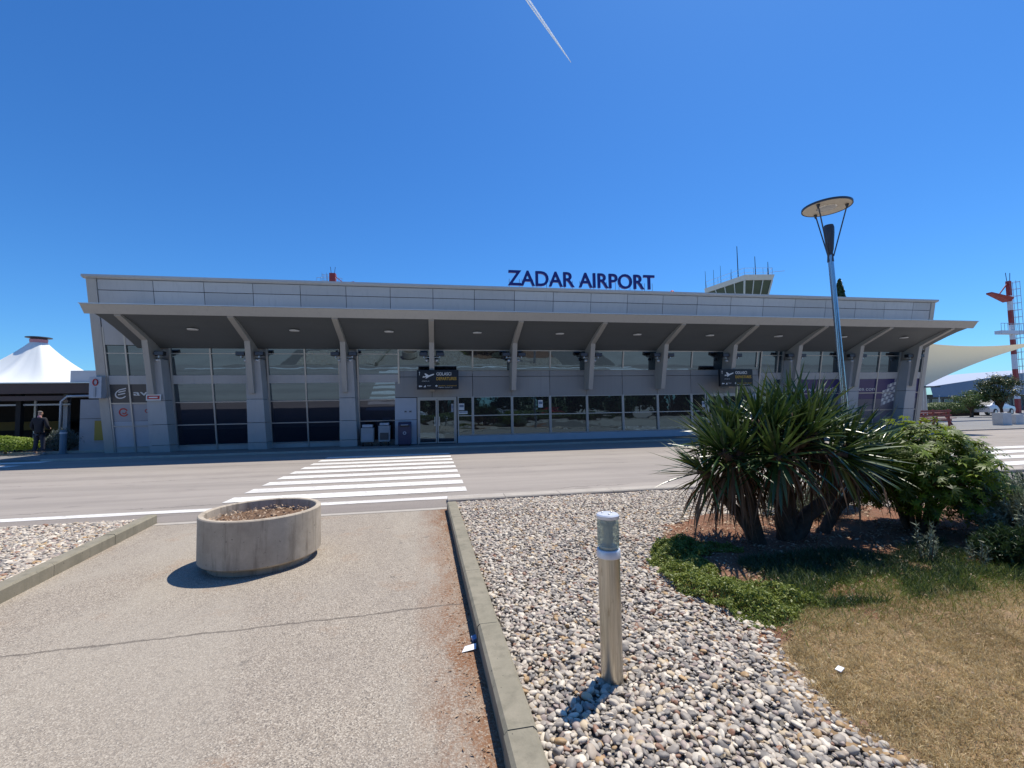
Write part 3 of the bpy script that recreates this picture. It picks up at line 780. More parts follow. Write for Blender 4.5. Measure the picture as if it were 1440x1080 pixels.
for k in range(9):
    th = k * .7; e = SO + Vector((.25 + .6 * math.cos(th), .1 + .5 * math.sin(th), .62 + random.uniform(0, .3)))
    tb.tube([SO + Vector((.08 * math.cos(th), .08 * math.sin(th), -.04)), SO.lerp(e, .5) + Vector((0, 0, .08)), e], [.03, .022, .012], 7)
tb.build('trunk', M['bark'], sh, smooth=True)

def sprig_shrub(name, label, cat, org, rx, ry, h, nst, mt, leafl=.025, per=26, group=None, up_=.7):
    t = thing(name, org, label, cat, group); tb = MB(); P, D, L = [], [], []
    for k in range(nst):
        th = rng.uniform(0, 6.283); rr = rng.uniform(0, 1) ** .5
        top = np.array([rx * rr * math.cos(th), ry * rr * math.sin(th), h * math.sqrt(max(.05, 1 - .75 * rr * rr)) * rng.uniform(.75, 1.08)])
        base = np.array([top[0] * .35, top[1] * .35, 0.0]); mid = (base + top) * .5 + np.array([top[0] * .15, top[1] * .15, .02])
        if k < nst * .35: tb.tube([Vector(org) + Vector(base), Vector(org) + Vector(mid), Vector(org) + Vector(top)], [.006, .004, .002], 4, cap=False)
        for j in range(per):
            t_ = rng.uniform(.25, 1); q = (1 - t_) ** 2 * base + 2 * t_ * (1 - t_) * mid + t_ * t_ * top
            ax = (top - base); ax /= np.linalg.norm(ax); dv = ax * up_ + rng.normal(0, .5, 3); dv /= np.linalg.norm(dv)
            P.append(np.array(org) + q); D.append(dv); L.append(rng.uniform(.6, 1.3) * leafl)
    P, D, L = np.array(P), np.array(D), np.array(L)
    V, F = ribbon(P, D, L, L * .22 + .002, 1, .2)
    fastmesh('foliage', V, F, M[mt], t, org, var=np.repeat(rng.uniform(0, 1, len(P)), 4))
    tb.build('stems', M['bark'], t)
    return t
sprig_shrub('rosemary_bush', 'grey-green bush with fine needle leaves at the right picture edge', 'bush', Vector((6.55, 3.75, .05)), 1.05, .6, .72, 1000, 'greyl', .06, 34)
sprig_shrub('rosemary_bush', 'silvery mound behind the yucca trunks', 'bush', Vector((5.0, 5.35, .05)), .62, .4, .42, 420, 'greyl', .04, 30)
sprig_shrub('rosemary_bush', 'dark green low bush in front of the grey-green bush on the right', 'bush', Vector((5.35, 3.35, .05)), .40, .25, .34, 380, 'dgreen', .05, 30)
sprig_shrub('weed', 'tall thin weed with pale tips in the shade below the lobed shrub', 'weed', Vector((4.55, 3.5, .05)), .14, .1, .42, 16, 'greyl', .04, 22)
sprig_shrub('weed', 'short thin weed standing left of the dark low bush', 'weed', Vector((4.9, 3.35, .05)), .12, .1, .28, 12, 'greyl', .035, 20)
# twigs on the soil
for i, (x, y, a, l) in enumerate([(4.7, 3.3, .4, .5), (5.05, 3.15, -.2, .35)]):
    tb = MB(); p = Vector((x, y, soil_h(x, y) + .02)); dv = Vector((math.cos(a), math.sin(a), .02)) * l
    tb.tube([p, p + dv * .5 + Vector((0, .02, .02)), p + dv], [.009, .007, .004], 6)
    tag(tb.build('twig', M['ydead'], org=p, smooth=True), ['long dry stick lying on the soil in front of the shrubs', 'short dry stick lying on the soil near the dark low bush'][i], 'stick')

# ------------------------------------------------------------------ planter, bollard light, litter
PO = Vector((-1.86, 5.28, 0))
pl = thing('concrete_planter', PO, 'weathered round concrete planter ring filled with dry soil on the path', 'planter')
MB().lathe(PO, [(.53, .075), (.57, .075), (.585, .09), (.585, .54), (.577, .55), (.538, .55), (.53, .542), (.52, .40), (.52, .30)], 72, close=False).build('ring', M['planter'], pl, smooth='auto')
MB().lathe(PO, [(.50, .0), (.50, .08)], 48).build('foot', M['planter'], pl, smooth='auto')
V = []; nn_ = 26; F = []
for j in range(nn_):
    for k in range(48):
        r = .527 * j / (nn_ - 1); t = 2 * math.pi * k / 48; x, y = r * math.cos(t), r * math.sin(t)
        V.append((PO.x + x, PO.y + y, .43 + .035 * nz(x, y, 6, 2) + .02 * nz(x, y, 19) + .02 * (1 - r / .5)))
for j in range(nn_ - 1):
    for k in range(48): F.append((j * 48 + k, j * 48 + (k + 1) % 48, (j + 1) * 48 + (k + 1) % 48, (j + 1) * 48 + k))
fastmesh('soil_fill', V, F, mat('planter_soil', (.16, .095, .055), .95, var=.35, vscale=30, bump=1, bscale=60), pl, PO, smooth=True)
n = 420; rr = np.sqrt(rng.uniform(0, 1, n)) * .5; th = rng.uniform(0, 6.28, n)
P = np.stack([PO.x + rr * np.cos(th), PO.y + rr * np.sin(th), .472 + .015 * rng.uniform(size=n)], 1); Nn = rng.normal(size=(n, 3)) * .5 + np.array([0, 0, 1]); Nn /= np.linalg.norm(Nn, axis=1, keepdims=True)
V, F = leafquads(P, Nn, rng.uniform(.012, .05, n), .5); fastmesh('dry_leaves', V, F, M['litter'], pl, PO, var=np.repeat(rng.uniform(.2, 1, n), 4))

BO = Vector((.965, 2.42, .05))
bo = thing('bollard_light', BO, 'stainless steel bollard light with ribbed glass head among the pebbles', 'bollard light')
MB().lathe(BO, [(.061, -.05), (.061, .70)], 40).build('post', M['steel'], bo, smooth='auto')
MB().lathe(BO, [(.062, .695), (.067, .70), (.067, .735), (.063, .742), (.05, .744)], 40).build('collar', M['capw'], bo, smooth='auto')
prof = [(.055, .744)]
for k in range(19):
    z = .765 + k * .0072; prof += [(.0615, z), (.0560, z + .0036)]
prof += [(.0605, .905), (.0605, .912)]
mg, ntg, bg_ = newmat('lamp_glass'); bg_.inputs['Base Color'].default_value = (.50, .56, .50, 1); bg_.inputs['Roughness'].default_value = .12; bg_.inputs['Specular IOR Level'].default_value = .9
hh_ = NT(ntg); tp_ = hh_.n('ShaderNodeBsdfTransparent'); tp_.inputs[0].default_value = (.80, .88, .82, 1); mx_ = hh_.n('ShaderNodeMixShader'); mx_.inputs[0].default_value = .52
hh_.l(bg_.outputs[0], mx_.inputs[1]); hh_.l(tp_.outputs[0], mx_.inputs[2]); hh_.l(mx_.outputs[0], ntg.nodes['Material Output'].inputs[0])
MB().lathe(BO, prof, 40).build('glass_head', mg, bo, smooth=True)
MB().lathe(BO, [(.046, .744), (.046, .76), (.026, .775), (.026, .86), (.044, .885), (.044, .905)], 20).build('lamp_insert', M['alu'], bo, smooth='auto')
MB().lathe(BO, [(.062, .912), (.0645, .916), (.0645, .93), (.058, .937), (.0, .938)], 40, close=False).build('cap', M['capw'], bo, smooth='auto')
for k in range(3):
    t = k * 2.1 + .4; MB().lathe(BO + Vector((.03 * math.cos(t), .03 * math.sin(t), .938)), [(.006, 0), (.006, .005), (.003, .007)], 10).build('screw', M['alu'], bo)
p = Vector((.205, 3.02, .006))
tag(MB().poly([p + Vector(q) for q in ((-.045, -.03, 0), (.05, -.02, .008), (.055, .03, .02), (-.02, .028, .006))], [(0, 1, 2, 3)]).build('paper_scrap', M['paper'], org=p, fixn=False), 'crumpled white paper scrap beside the right kerb', 'litter')
p = Vector((.255, 3.13, .004))
tag(MB().obox(p + Vector((0, 0, .012)), (.016, .006, .002), (-.006, .02, .004), (0, -.002, .010)).build('wrapper', mat('wrapper_blue', (.2, .3, .5), .3), org=p), 'small blue-white wrapper against the right kerb', 'litter')
p = Vector((2.22, 2.2, .10))
tag(MB().obox(p + Vector((0, 0, .006)), (.022, .01, .002), (-.006, .014, 0), (0, 0, .003)).build('paper_scrap', M['paper'], org=p), 'tiny white paper scrap on the edge of the dry lawn', 'litter')

# ------------------------------------------------------------------ TERMINAL
def FY(z): return 20.4 - .19 * z
TB = Vector((6.6, 20.4, .06))
tm = thing('terminal_building', TB, 'long grey airport terminal with leaning glass front and wide canopy', 'airport terminal')
XL, XR = -13.02, 26.4; ZT = 6.9
def lbox(b, x0, x1, z0, z1, dout, din=0.0):
    """box following the leaning front; dout toward the road"""
    b.hexa([(x0, FY(z0) - dout, z0), (x1, FY(z0) - dout, z0), (x1, FY(z0) - din, z0), (x0, FY(z0) - din, z0),
            (x0, FY(z1) - dout, z1), (x1, FY(z1) - dout, z1), (x1, FY(z1) - din, z1), (x0, FY(z1) - din, z1)])
# body
b = MB(); b.hexa([(XL + .03, FY(.06) + .12, .06), (XR - .03, FY(.06) + .12, .06), (XR - .03, 44, .06), (XL + .03, 44, .06), (XL + .03, FY(6.75) + .12, 6.75), (XR - .03, FY(6.75) + .12, 6.75), (XR - .03, 44, 6.75), (XL + .03, 44, 6.75)])
b.build('wall', M['panel'], tm)
b = MB(); b.prism_x([(FY(ZT) - .16, ZT + .03), (FY(ZT) - .16, ZT - .05), (FY(ZT) - .04, ZT - .10), (FY(ZT) + .1, ZT - .10), (44.1, ZT - .1), (44.1, ZT + .03)], XL - .1, XR + .1); b.build('roof', M['panel'], tm)
# end trims
for xa, xb in ((XL, XL + .33), (XR - .25, XR)): b = MB(); lbox(b, xa, xb, .06, ZT - .11, .08, -.12); b.build('corner_trim', M['fin'], tm)
# fascia panels above canopy
FX0, SP = -10.85, 3.58
b = MB(); j = MB(); lbox(j, XL + .335, XR - .255, 4.3, ZT - .12, .025, -.11); j.build('fascia_backing', M['joint'], tm)
edges = [XL + .34] + [x for x in [FX0 - 1.72 + 1.79 * k for k in range(-1, 24)] if XL + .6 < x < XR - .5] + [XR - .26]
for x0, x1 in zip(edges, edges[1:]):
    lbox(b, x0 + .011, x1 - .011, 4.32, 6.37, .05, .03); lbox(b, x0 + .011, x1 - .011, 6.395, ZT - .125, .05, .03)
b.build('fascia_panel', M['panel'], tm)
# canopy: curved soffit, fascia board, top
CX0, CX1 = -11.82, 26.1
prof = [(17.12, 5.40), (17.10, 5.34), (17.28, 5.10), (17.75, 4.98), (18.2, 4.82), (18.7, 4.62), (19.2, 4.40), (19.62, 4.20), (19.72, 4.20), (19.72, 5.3), (17.3, 5.42)]
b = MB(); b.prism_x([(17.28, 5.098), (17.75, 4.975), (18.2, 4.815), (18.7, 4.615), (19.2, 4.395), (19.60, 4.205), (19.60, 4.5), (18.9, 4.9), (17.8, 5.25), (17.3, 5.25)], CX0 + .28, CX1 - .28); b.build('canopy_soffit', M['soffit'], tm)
b = MB(); b.prism_x([(17.04, 5.37), (17.26, 5.08), (17.31, 5.10), (17.8, 5.27), (19.55, 4.95), (19.45, 5.45), (17.1, 5.40)], CX0, CX1); b.build('canopy', M['fin'], tm)
b = MB(); b.prism_x([(17.005, 5.405), (17.005, 5.375), (17.06, 5.373), (19.4, 5.44), (19.4, 5.475), (17.06, 5.408)], CX0 - .02, CX1 + .02); b.build('canopy_flashing', M['flash'], tm)
# brackets
br = None
bprof = [(19.28, 2.36), (19.02, 3.4), (18.78, 4.40), (17.30, 5.04), (17.32, 5.16), (19.75, 5.16), (19.9, 2.36)]
for k in range(11):
    x = FX0 + SP * k
    b = MB(); b.prism_x(bprof, x - .105, x + .105); b.build('bracket', M['fin'], tm, bevel=.012)
# pylons under the brackets outside the box
BX0, BX1 = -1.71, 16.2
for k in range(11):
    x = FX0 + SP * k
    if BX0 < x < BX1: continue
    b = MB(); zt = 2.20
    for z0, z1, wa, wb in ((.06, .34, .36, .355), (.355, 1.16, .355, .335), (1.175, 2.12, .335, .315), (2.135, 3.74, .315, .27)):
        y0a, y0b = 19.84 - .17 * z0, 19.84 - .17 * z1
        b.hexa([(x - wa + .06, y0a, z0), (x + wa + .06, y0a, z0), (x + wa + .12, FY(z0) + .02, z0), (x - wa + .0, FY(z0) + .02, z0),
                (x - wb + .06, y0b, z1), (x + wb + .06, y0b, z1), (x + wb + .10, FY(z1) + .02, z1), (x - wb + .02, FY(z1) + .02, z1)])
    o = b.build('pylon', M['panel'], tm, bevel=.012)
    jb = MB(); jb.box(x - .24, x + .34, 19.85, 20.0, .07, 2.3); jb.build('pylon_core', M['joint'], o)
# windows of the leaning facade
ZB = [.27, 1.12, 2.04, 2.78]   # glazing rows
def lean_window(x0, x1, mull, posters=False, top=4.2, jamb=True, lo=0):
    g = MB(); lbox(g, x0, x1, 2.041, top + .02, 0.0, -.04); gl = g.build('window', M['glass'], tm)
    g = MB(); lbox(g, x0, x1, .27, 2.04, 0.0, -.04); g.build('lower_glazing', M['glass3'], gl)  # lower rows: shade mirrored from the pavement is painted as darker glass
    f = MB()
    for x in mull: lbox(f, x - .028, x + .028, .06, top, .06, .003)
    if jamb:
        for x in (x0 + .03, x1 - .03): lbox(f, x - .03, x + .03, .06, top, .062, .003)
    for z in (.27, 1.12, 2.04): lbox(f, x0, x1, z - .022, z + .022, .05, .002)
    lbox(f, x0, x1, 4.0 - .015, 4.0 + .015, .045, .002)
    f.build('frame', M['frame'], gl)
    s = MB(); lbox(s, x0, x1, 2.79, 3.13, .045, .001); s.build('spandrel', M['panel'], gl)
    p_ = MB(); lbox(p_, x0, x1, .06, .245, .03, -.05); p_.build('plinth', M['panel'], gl)
    return gl
LPX = FX0
w0 = lean_window(XL + .33, LPX - .25, [(XL + .33 + LPX - .25) / 2 - .05], top=5.0)
lean_window(LPX + .42, LPX + SP - .28, [LPX + SP * .5 + .12])
lean_window(LPX + SP + .42, LPX + 2 * SP - .28, [LPX + SP * 1.5 + .12])
lean_window(LPX + 2 * SP + .42, BX0 + .2, [])
# clerestory above the box
g = MB(); lbox(g, BX0 + .2, BX1 - .02, 3.3, 4.22, 0, -.04); cg = g.build('window', M['glass'], tm)
f = MB()
for k in range(0, 11):
    x = FX0 + SP * 3 + 1.79 * k
    if BX0 + .3 < x < BX1: lbox(f, x - .03, x + .03, 3.4, 4.2, .05, .002)
lbox(f, BX0 + .2, BX1 - .02, 4.16, 4.2, .045, .001); f.build('frame', M['frame'], cg)
x8 = FX0 + 8 * SP
lean_window(BX1, x8 - .28, [BX1 + 1.0]); lean_window(x8 + .42, x8 + SP - .28, [x8 + SP * .55]); lean_window(x8 + SP + .42, x8 + 2 * SP - .28, [x8 + SP * 1.55]); lean_window(x8 + 2 * SP + .42, XR - .25, [])
# printed window films
def film(x0, x1, z0, z1, m, d=.012, name='window_film'):
    b = MB(); lbox(b, x0, x1, z0, z1, d, d - .006); return b.build(name, M[m], tm)
fa, fb, fm = XL + .39, LPX - .3, (XL + .33 + LPX - .25) / 2 - .05
film(fa, fb, 2.03, 2.79, 'pgrey'); film(fa, fb, 1.33, 2.03, 'plight'); film(fa, fb, .27, 1.32, 'lgrey', .008)
def ftext(t, m, x0, x1, z, h, bold=0): return text(t, 'film_lettering', M[m], x0, x1, FY(z) - .016, z, h, tm, bold, .004, .19)
ftext('avant', 'white', fm + .1, fm + 1.35, 2.34, .17, .012)
ftext('COM', 'red', fm + .45, fm + 1.0, 1.64, .16)
def film_ring(cx, cz, r, wd, a0, a1, m, tilt=0.0, sc=1.0):
    b = MB(); n = 24; V = []
    for i in range(n + 1):
        a = R(a0 + (a1 - a0) * i / n)
        for rr in (r, r - wd):
            z = cz + rr * math.sin(a) * sc; V.append((cx + rr * math.cos(a) + tilt * (z - cz), FY(z) - .019, z))
    b.poly(V, [(2 * i, 2 * i + 1, 2 * i + 3, 2 * i + 2) for i in range(n)]); return b.build('film_logo', M[m], tm, fixn=False)
film_ring(fa + .38, 1.68, .17, .05, 25, 335, 'red'); film_ring(fa + .40, 1.69, .085, .04, 200, 380, 'red')
film_ring(fa + .36, 2.41, .22, .05, 120, 330, 'white', .25, .85)
for dz in (-.05, .05, .14):
    b = MB(); z = 2.41 + dz; x = fa + .26 + dz * .25
    b.hexa([(x, FY(z) - .022, z), (x + .26, FY(z + .06) - .022, z + .06), (x + .26, FY(z + .06) - .017, z + .06), (x, FY(z) - .017, z), (x, FY(z + .04) - .022, z + .04), (x + .26, FY(z + .1) - .022, z + .1), (x + .26, FY(z + .1) - .017, z + .1), (x, FY(z + .04) - .017, z + .04)])
    b.build('film_logo', M['white'], tm)
px0, px1 = x8 + .45, XR - .27
bays = [(BX1 + .06, x8 - .31), (x8 + .48, x8 + SP - .31), (x8 + SP + .48, x8 + 2 * SP - .31), (x8 + 2 * SP + .48, XR - .31)]
for i, (a, c) in enumerate(bays[1:]):
    film(a, c, 1.72, 2.77, 'purple'); film(a, c, .29, 1.715, 'lilac')
ftext('www.croatia', 'white', x8 + .55, x8 + SP - .45, 2.16, .20); ftext('airlines.com', 'white', x8 + SP + .12, x8 + SP + 2.02, 2.16, .20)
# chequered diamond pattern at the end of the film
b = MB(); c = MB(); dx0 = bays[2][1] - .85
for i in range(6):
    for jn in range(6):
        u_ = dx0 + .14 * i; z = 1.35 + .21 * jn + .05 * i
        if z > 2.1 + .12 * i or z > 2.66: continue
        (b if (i + jn) % 2 else c).hexa([(u_, FY(z) - .018, z), (u_ + .135, FY(z) - .018, z + .02), (u_ + .135, FY(z) - .013, z + .02), (u_, FY(z) - .013, z), (u_ + .02, FY(z + .18) - .018, z + .18), (u_ + .155, FY(z + .18) - .018, z + .20), (u_ + .155, FY(z + .18) - .013, z + .2), (u_ + .02, FY(z + .18) - .013, z + .18)])
b.build('film_logo', M['white'], tm); c.build('film_logo', M['plight'], tm)
# projecting box
BY = 19.82
b = MB(); b.box(BX0 + .02, BX1 - .02, BY + .10, 20.6, .06, 3.60); b.build('porch_body', M['joint'], tm)
b = MB(); b.box(BX0 - .02, BX1 + .02, BY - .03, 20.3, 3.60, 3.67); b.build('porch_cap', M['flash'], tm)
b = MB(); grid = [BX0] + [-.11 + 1.79 * k for k in range(0, 9)] + [BX1 - .8, BX1]
grid = [BX0, -.11, 1.68] + [1.68 + 1.79 * k for k in range(1, 9)]
grid = [g_ for g_ in grid if g_ < BX1 - .5] + [BX1]
for x0, x1 in zip(grid, grid[1:]):
    for z0, z1 in ((2.13, 3.01), (3.03, 3.595)): b.box(x0 + .01, x1 - .01, BY, BY + .09, z0, z1)
for z0, z1 in ((2.13, 3.01), (3.03, 3.595)): b.box(BX0, BX0 + .02, BY + .1, 20.2, z0, z1); b.box(BX1 - .02, BX1, BY + .1, 20.3, z0, z1)
b.build('porch_panel', M['panel2'], tm)
b = MB()
for z0, z1 in ((.08, 1.13), (1.15, 2.1)): b.box(BX0, -.79, BY, BY + .09, z0, z1); b.box(BX1 - .55, BX1, BY, BY + .09, z0, z1)
b.box(1.0, 13.2, BY, BY + .09, .07, .37); b.build('porch_plinth', M['lgrey'], tm)
def vwin(x0, x1, z0=.42, z1=2.10, mid=1.27):
    g = MB().box(x0, x1, BY + .05, BY + .09, z0, z1).build('window', M['glass2'], tm)
    f = MB()
    for x in (x0, x1 - .05): f.box(x, x + .05, BY - .015, BY + .047, z0 - .04, z1 + .025)
    for z in (z0 - .04, mid - .02, z1 - .02): f.box(x0 + .05, x1 - .05, BY - .01, BY + .047, z, z + .04)
    f.build('frame', M['frame'], g); return g
wx = [1.0, 1.68] + [1.68 + 1.79 * k for k in range(1, 7)] + [13.2]
for x0, x1 in zip(wx, wx[1:]): vwin(x0 + .003, x1 - .003)
for (d0, d1) in ((-.75, .95), (13.25, 14.95)):
    mid = (d0 + d1) / 2
    for a, c in ((d0 + .06, mid - .012), (mid + .012, d1 - .06)):
        o = MB().box(a + .05, c - .05, BY + .045, BY + .07, .14, 1.98).build('door', M['glass2'], tm)
        MB().box(a, a + .05, BY + .01, BY + .08, .09, 2.03).box(c - .05, c, BY + .01, BY + .08, .09, 2.03).box(a + .05, c - .05, BY + .01, BY + .08, .09, .14).box(a + .05, c - .05, BY + .01, BY + .08, 1.98, 2.03).build('frame', M['frame'], o)
        hx = c - .09 if a < mid - .2 else a + .09
        MB().tube([(hx, BY - .03, .85), (hx, BY - .03, 1.25)], .013, 8).build('handle', M['flash'], o)
    MB().box(d0, d0 + .055, BY - .02, BY + .09, .07, 2.12).box(d1 - .055, d1, BY - .02, BY + .09, .07, 2.12).box(d0 + .055, d1 - .055, BY - .02, BY + .09, 2.035, 2.12).build('door_frame', M['frame'], tm)
# notices on the glass
for x, z, w_, h_ in ((1.06, 1.52, .24, .30), (1.06, 1.35, .38, .13), (.72, 1.45, .10, .36), (4.7, 1.58, .22, .34), (13.0, 1.45, .22, .3), (-1.12, 1.44, .13, .11), (-1.32, 1.44, .12, .11)):
    yy = BY - .006 if x < 0 else BY + .03
    o = MB().box(x, x + w_, yy, yy + .004, z, z + h_).build('notice', M['plight'] if w_ < .14 else M['white'], tm)
    MB().box(x + .02, x + w_ - .02, yy - .003, yy - .0005, z + h_ * .45, z + h_ * .8).build('print', M['bluegrey'] if h_ > .12 else M['black'], o)
# plaque on pylon 1
o = MB().box(LPX - .22, LPX + .30, 19.36, 19.38, 2.12, 2.36).build('plaque', M['white'], tm); MB().box(LPX - .17, LPX + .25, 19.345, 19.357, 2.17, 2.31).build('print', M['red'], o)
MB().box(LPX - .11, LPX + .19, 19.337, 19.343, 2.215, 2.265).build('print', M['white'], o)
# soffit downlights
for k in range(10):
    x = FX0 + SP * (k + .5) + .1
    MB().lathe((x, 18.3, 4.73), [(.19, .03), (.17, .0), (0.0, .0)], 20, close=False).build('downlight', M['white'], tm)
# ------------------------------------------------------------------ floodlights on the brackets
ords = ['first', 'second', 'third', 'fourth', 'fifth', 'sixth', 'seventh', 'eighth', 'ninth', 'tenth', 'eleventh']
fl0 = None
for k in range(11):
    x = FX0 + SP * k
    for sgn in (1, -1):
        if (k == 0 and sgn < 0): continue
        lab = f"black floodlight on the {'right' if sgn > 0 else 'left'} side of the {ords[k]} canopy bracket from the left"
        if fl0 is None:
            O = Vector((x, 19.32, 3.80)); fl0 = thing('floodlight', O, lab, 'floodlight', 'floodlights on the canopy brackets')
            MB().box(x + .18, x + .52, 19.05, 19.25, 3.86, 4.02).build('housing', M['black'], fl0, bevel=.015)
            MB().box(x + .20, x + .50, 19.035, 19.048, 3.875, 4.005).build('lens', M['lampd'], fl0)
            MB().box(x + .10, x + .34, 19.26, 19.31, 3.80, 3.84).box(x + .31, x + .35, 19.1, 19.26, 3.78, 3.855).build('arm', M['alu'], fl0)
            MB().lathe((x + .2, 19.25, 3.60), [(.0, 0), (.07, .02), (.09, .08), (.07, .14), (0, .16)], 12, close=False).build('sensor', M['alu'], fl0, smooth=True)
            continue
        o = copy_tree(fl0); o.location = (x, 19.32, 3.80)
        if sgn < 0: o.scale = (-1, 1, 1)
        o['label'] = lab
# ------------------------------------------------------------------ departures signs
def dep_sign(cx, label):
    O = Vector((cx, 18.98, 2.42)); t = thing('departures_sign', O, label, 'sign', None)
    x0, x1, y, z0, z1 = cx - .87, cx + .87, 18.90, 2.42, 3.25
    MB().box(x0, x1, y, y + .14, z0, z1).build('panel', M['black'], t, bevel=.01)
    MB().box(cx - .3, cx - .26, y + .14, 19.85, 3.10, 3.14).box(cx + .26, cx + .3, y + .14, 19.85, 3.10, 3.14).build('mount', M['darkm'], t)
    text('ODLASCI', 'lettering', M['white'], cx - .06, cx + .56, y - .004, 3.01, .135, t, .012, .004)
    text('DEPARTURES', 'lettering', M['yellow'], cx - .06, cx + .78, y - .004, 2.81, .13, t, .012, .004)
    text('domestic / international', 'lettering', M['yellow'], cx + .02, cx + .78, y - .004, 2.555, .045, t, 0, .003)
    text('flights check-in', 'lettering', M['white'], cx + .02, cx + .60, y - .004, 2.485, .04, t, 0, .003)
    text('check-in', 'lettering', M['white'], cx - .66, cx - .36, y - .004, 2.76, .04, t, 0, .003)
    text('bar', 'lettering', M['white'], cx - .44, cx - .28, y - .004, 2.56, .045, t, 0, .003)
    def pg(pts, m='white'):
        b = MB(); n = len(pts); V = [(cx + a, y - .008, 2.42 + c) for a, c in pts] + [(cx + a, y - .002, 2.42 + c) for a, c in pts]
        b.poly(V, [tuple(range(n)), tuple(range(2 * n - 1, n - 1, -1))] + [(i, (i + 1) % n, n + (i + 1) % n, n + i) for i in range(n)]); b.build('symbol', M[m], t)
    # rising aircraft
    pg([(-.64, .50), (-.61, .57), (-.56, .55), (-.50, .57), (-.56, .67), (-.51, .68), (-.38, .60), (-.20, .66), (-.155, .655), (-.165, .62), (-.36, .54), (-.47, .47), (-.52, .475), (-.47, .53), (-.58, .51)])
    pg([(-.77, .60), (-.755, .60), (-.755, .72), (-.73, .70), (-.762, .76), (-.795, .70), (-.77, .72)])
    pg([(-.80, .14), (-.74, .19), (-.74, .16), (-.66, .16), (-.66, .12), (-.74, .12), (-.74, .09)])
    pg([(-.60, .10), (-.52, .19), (-.50, .10)]); pg([(-.12, .15), (-.06, .20), (-.06, .17), (-.02, .17), (-.02, .13), (-.06, .13), (-.06, .10)])
    return t
dep_sign(.14, 'black departures sign hanging over the left sliding doors by the zebra crossing')
dep_sign(14.25, 'black departures sign at the right end of the grey box, above the yucca')
# ------------------------------------------------------------------ roof letters
O = Vector((6.9, 19.6, ZT)); rs = thing('roof_lettering', O, 'navy blue ZADAR AIRPORT lettering standing on posts along the roof edge', 'sign')
tmp = text('ZADAR AIRPORT', 'letters', M['navy'], 3.33, 10.55, 19.6, 7.17, .72, rs, .016, .05)
bm = bmesh.new(); bm.from_mesh(tmp.data)
seen = set(); comps = []
bm.verts.ensure_lookup_table()
bmesh.ops.remove_doubles(bm, verts=bm.verts, dist=.0005)
bm.verts.ensure_lookup_table()
for v in bm.verts:
    if v in seen: continue
    st = [v]; seen.add(v); comp = []
    while st:
        q = st.pop(); comp.append(q)
        for e in q.link_edges:
            o2 = e.other_vert(q)
            if o2 not in seen: seen.add(o2); st.append(o2)
    comps.append(comp)
comps.sort(key=lambda c: min(v.co.x for v in c))
posts = MB()
for c in comps:
    idx = {v: i for i, v in enumerate(c)}; cs = set(c)
    fs = [[idx[v] for v in fc.verts] for fc in bm.faces if fc.verts[0] in cs]
    me = bpy.data.meshes.new('letter'); me.from_pydata([v.co[:] for v in c], [], fs); me.materials.append(M['navy']); linkobj('letter', me, rs, O)
    xa = min(v.co.x for v in c) + O.x; xb = max(v.co.x for v in c) + O.x
    for x in ((xa + .08, xb - .08) if xb - xa > .2 else ((xa + xb) / 2,)): posts.tube([(x, 19.66, ZT + .02), (x, 19.66, 7.5)], .013, 6)
posts.build('posts', M['galv'], rs)
bm.free(); bpy.data.objects.remove(tmp)
O = Vector((12.0, 20.5, ZT + .03)); t = thing('obstruction_light', O, 'small red warning light on the terminal roof right of the lettering', 'warning light')
MB().lathe(O, [(.14, 0), (.14, .06), (.09, .08), (.09, .26)], 14).build('base', M['mastw'], t, smooth='auto'); MB().lathe(O, [(.11, .26), (.11, .42), (.05, .5)], 14).build('lamp', M['red'], t, smooth='auto')

# ------------------------------------------------------------------ bin, boxes near the doors
O = Vector((-1.27, 19.45, .06)); t = thing('litter_bin', O, 'dark navy litter bin with domed top beside the terminal doors', 'bin')
MB().prism_x([(19.25, .12), (19.68, .12), (19.68, .92), (19.62, 1.02), (19.47, 1.08), (19.31, 1.02), (19.25, .92)], -1.54, -1.0).build('body', M['binblue'], t, bevel=.02)
MB().box(-1.46, -1.08, 19.22, 19.248, .86, .94).build('opening', M['black'], t); MB().box(-1.42, -1.12, 19.214, 19.219, .93, .96).build('rim', M['lgrey'], t)
MB().lathe((-1.27, 19.24, .60), [(.0, .0)], 3, False) if False else None
b = MB(); b.tube([(-1.27, 19.246, .6), (-1.27, 19.238, .6)], .07, 18); b.build('emblem', M['lgrey'], t); MB().tube([(-1.27, 19.237, .6), (-1.27, 19.232, .6)], .04, 18).build('emblem', M['binblue'], t)
MB().box(-1.5, -1.04, 19.3, 19.64, .06, .119).build('foot', M['black'], t)
for i, (x0, x1) in enumerate(((-3.1, -2.58), (-2.38, -1.9))):
    O = Vector(((x0 + x1) / 2, 19.7, .06)); t = thing('utility_cabinet', O, ['pale wheeled cabinet with paper notice, left of two under the third bracket bay', 'pale wheeled cabinet with grey mesh front next to the navy bin'][i], 'cabinet', 'wheeled cabinets by the glass')
    MB().box(x0, x1, 19.6, 19.98, .24, .92 if i else .84).build('body', M['render'], t, bevel=.02)
    MB().box(x0 + .06, x1 - .06, 19.588, 19.598, .32, .62 if i else .60).build('front_panel', M['pgrey'] if i else M['plight'], t)
    MB().box(x0 + .05, x1 - .05, 19.62, 19.9, .86 + .08 * i, .98 + .06 * i).build('lid', M['lgrey'], t, bevel=.02)
    for wx_ in (x0 + .08, x1 - .08):
        MB().tube([(wx_ - .03, 19.7, .14), (wx_ + .03, 19.7, .14)], .08, 14).build('wheel', M['rubber'], t)

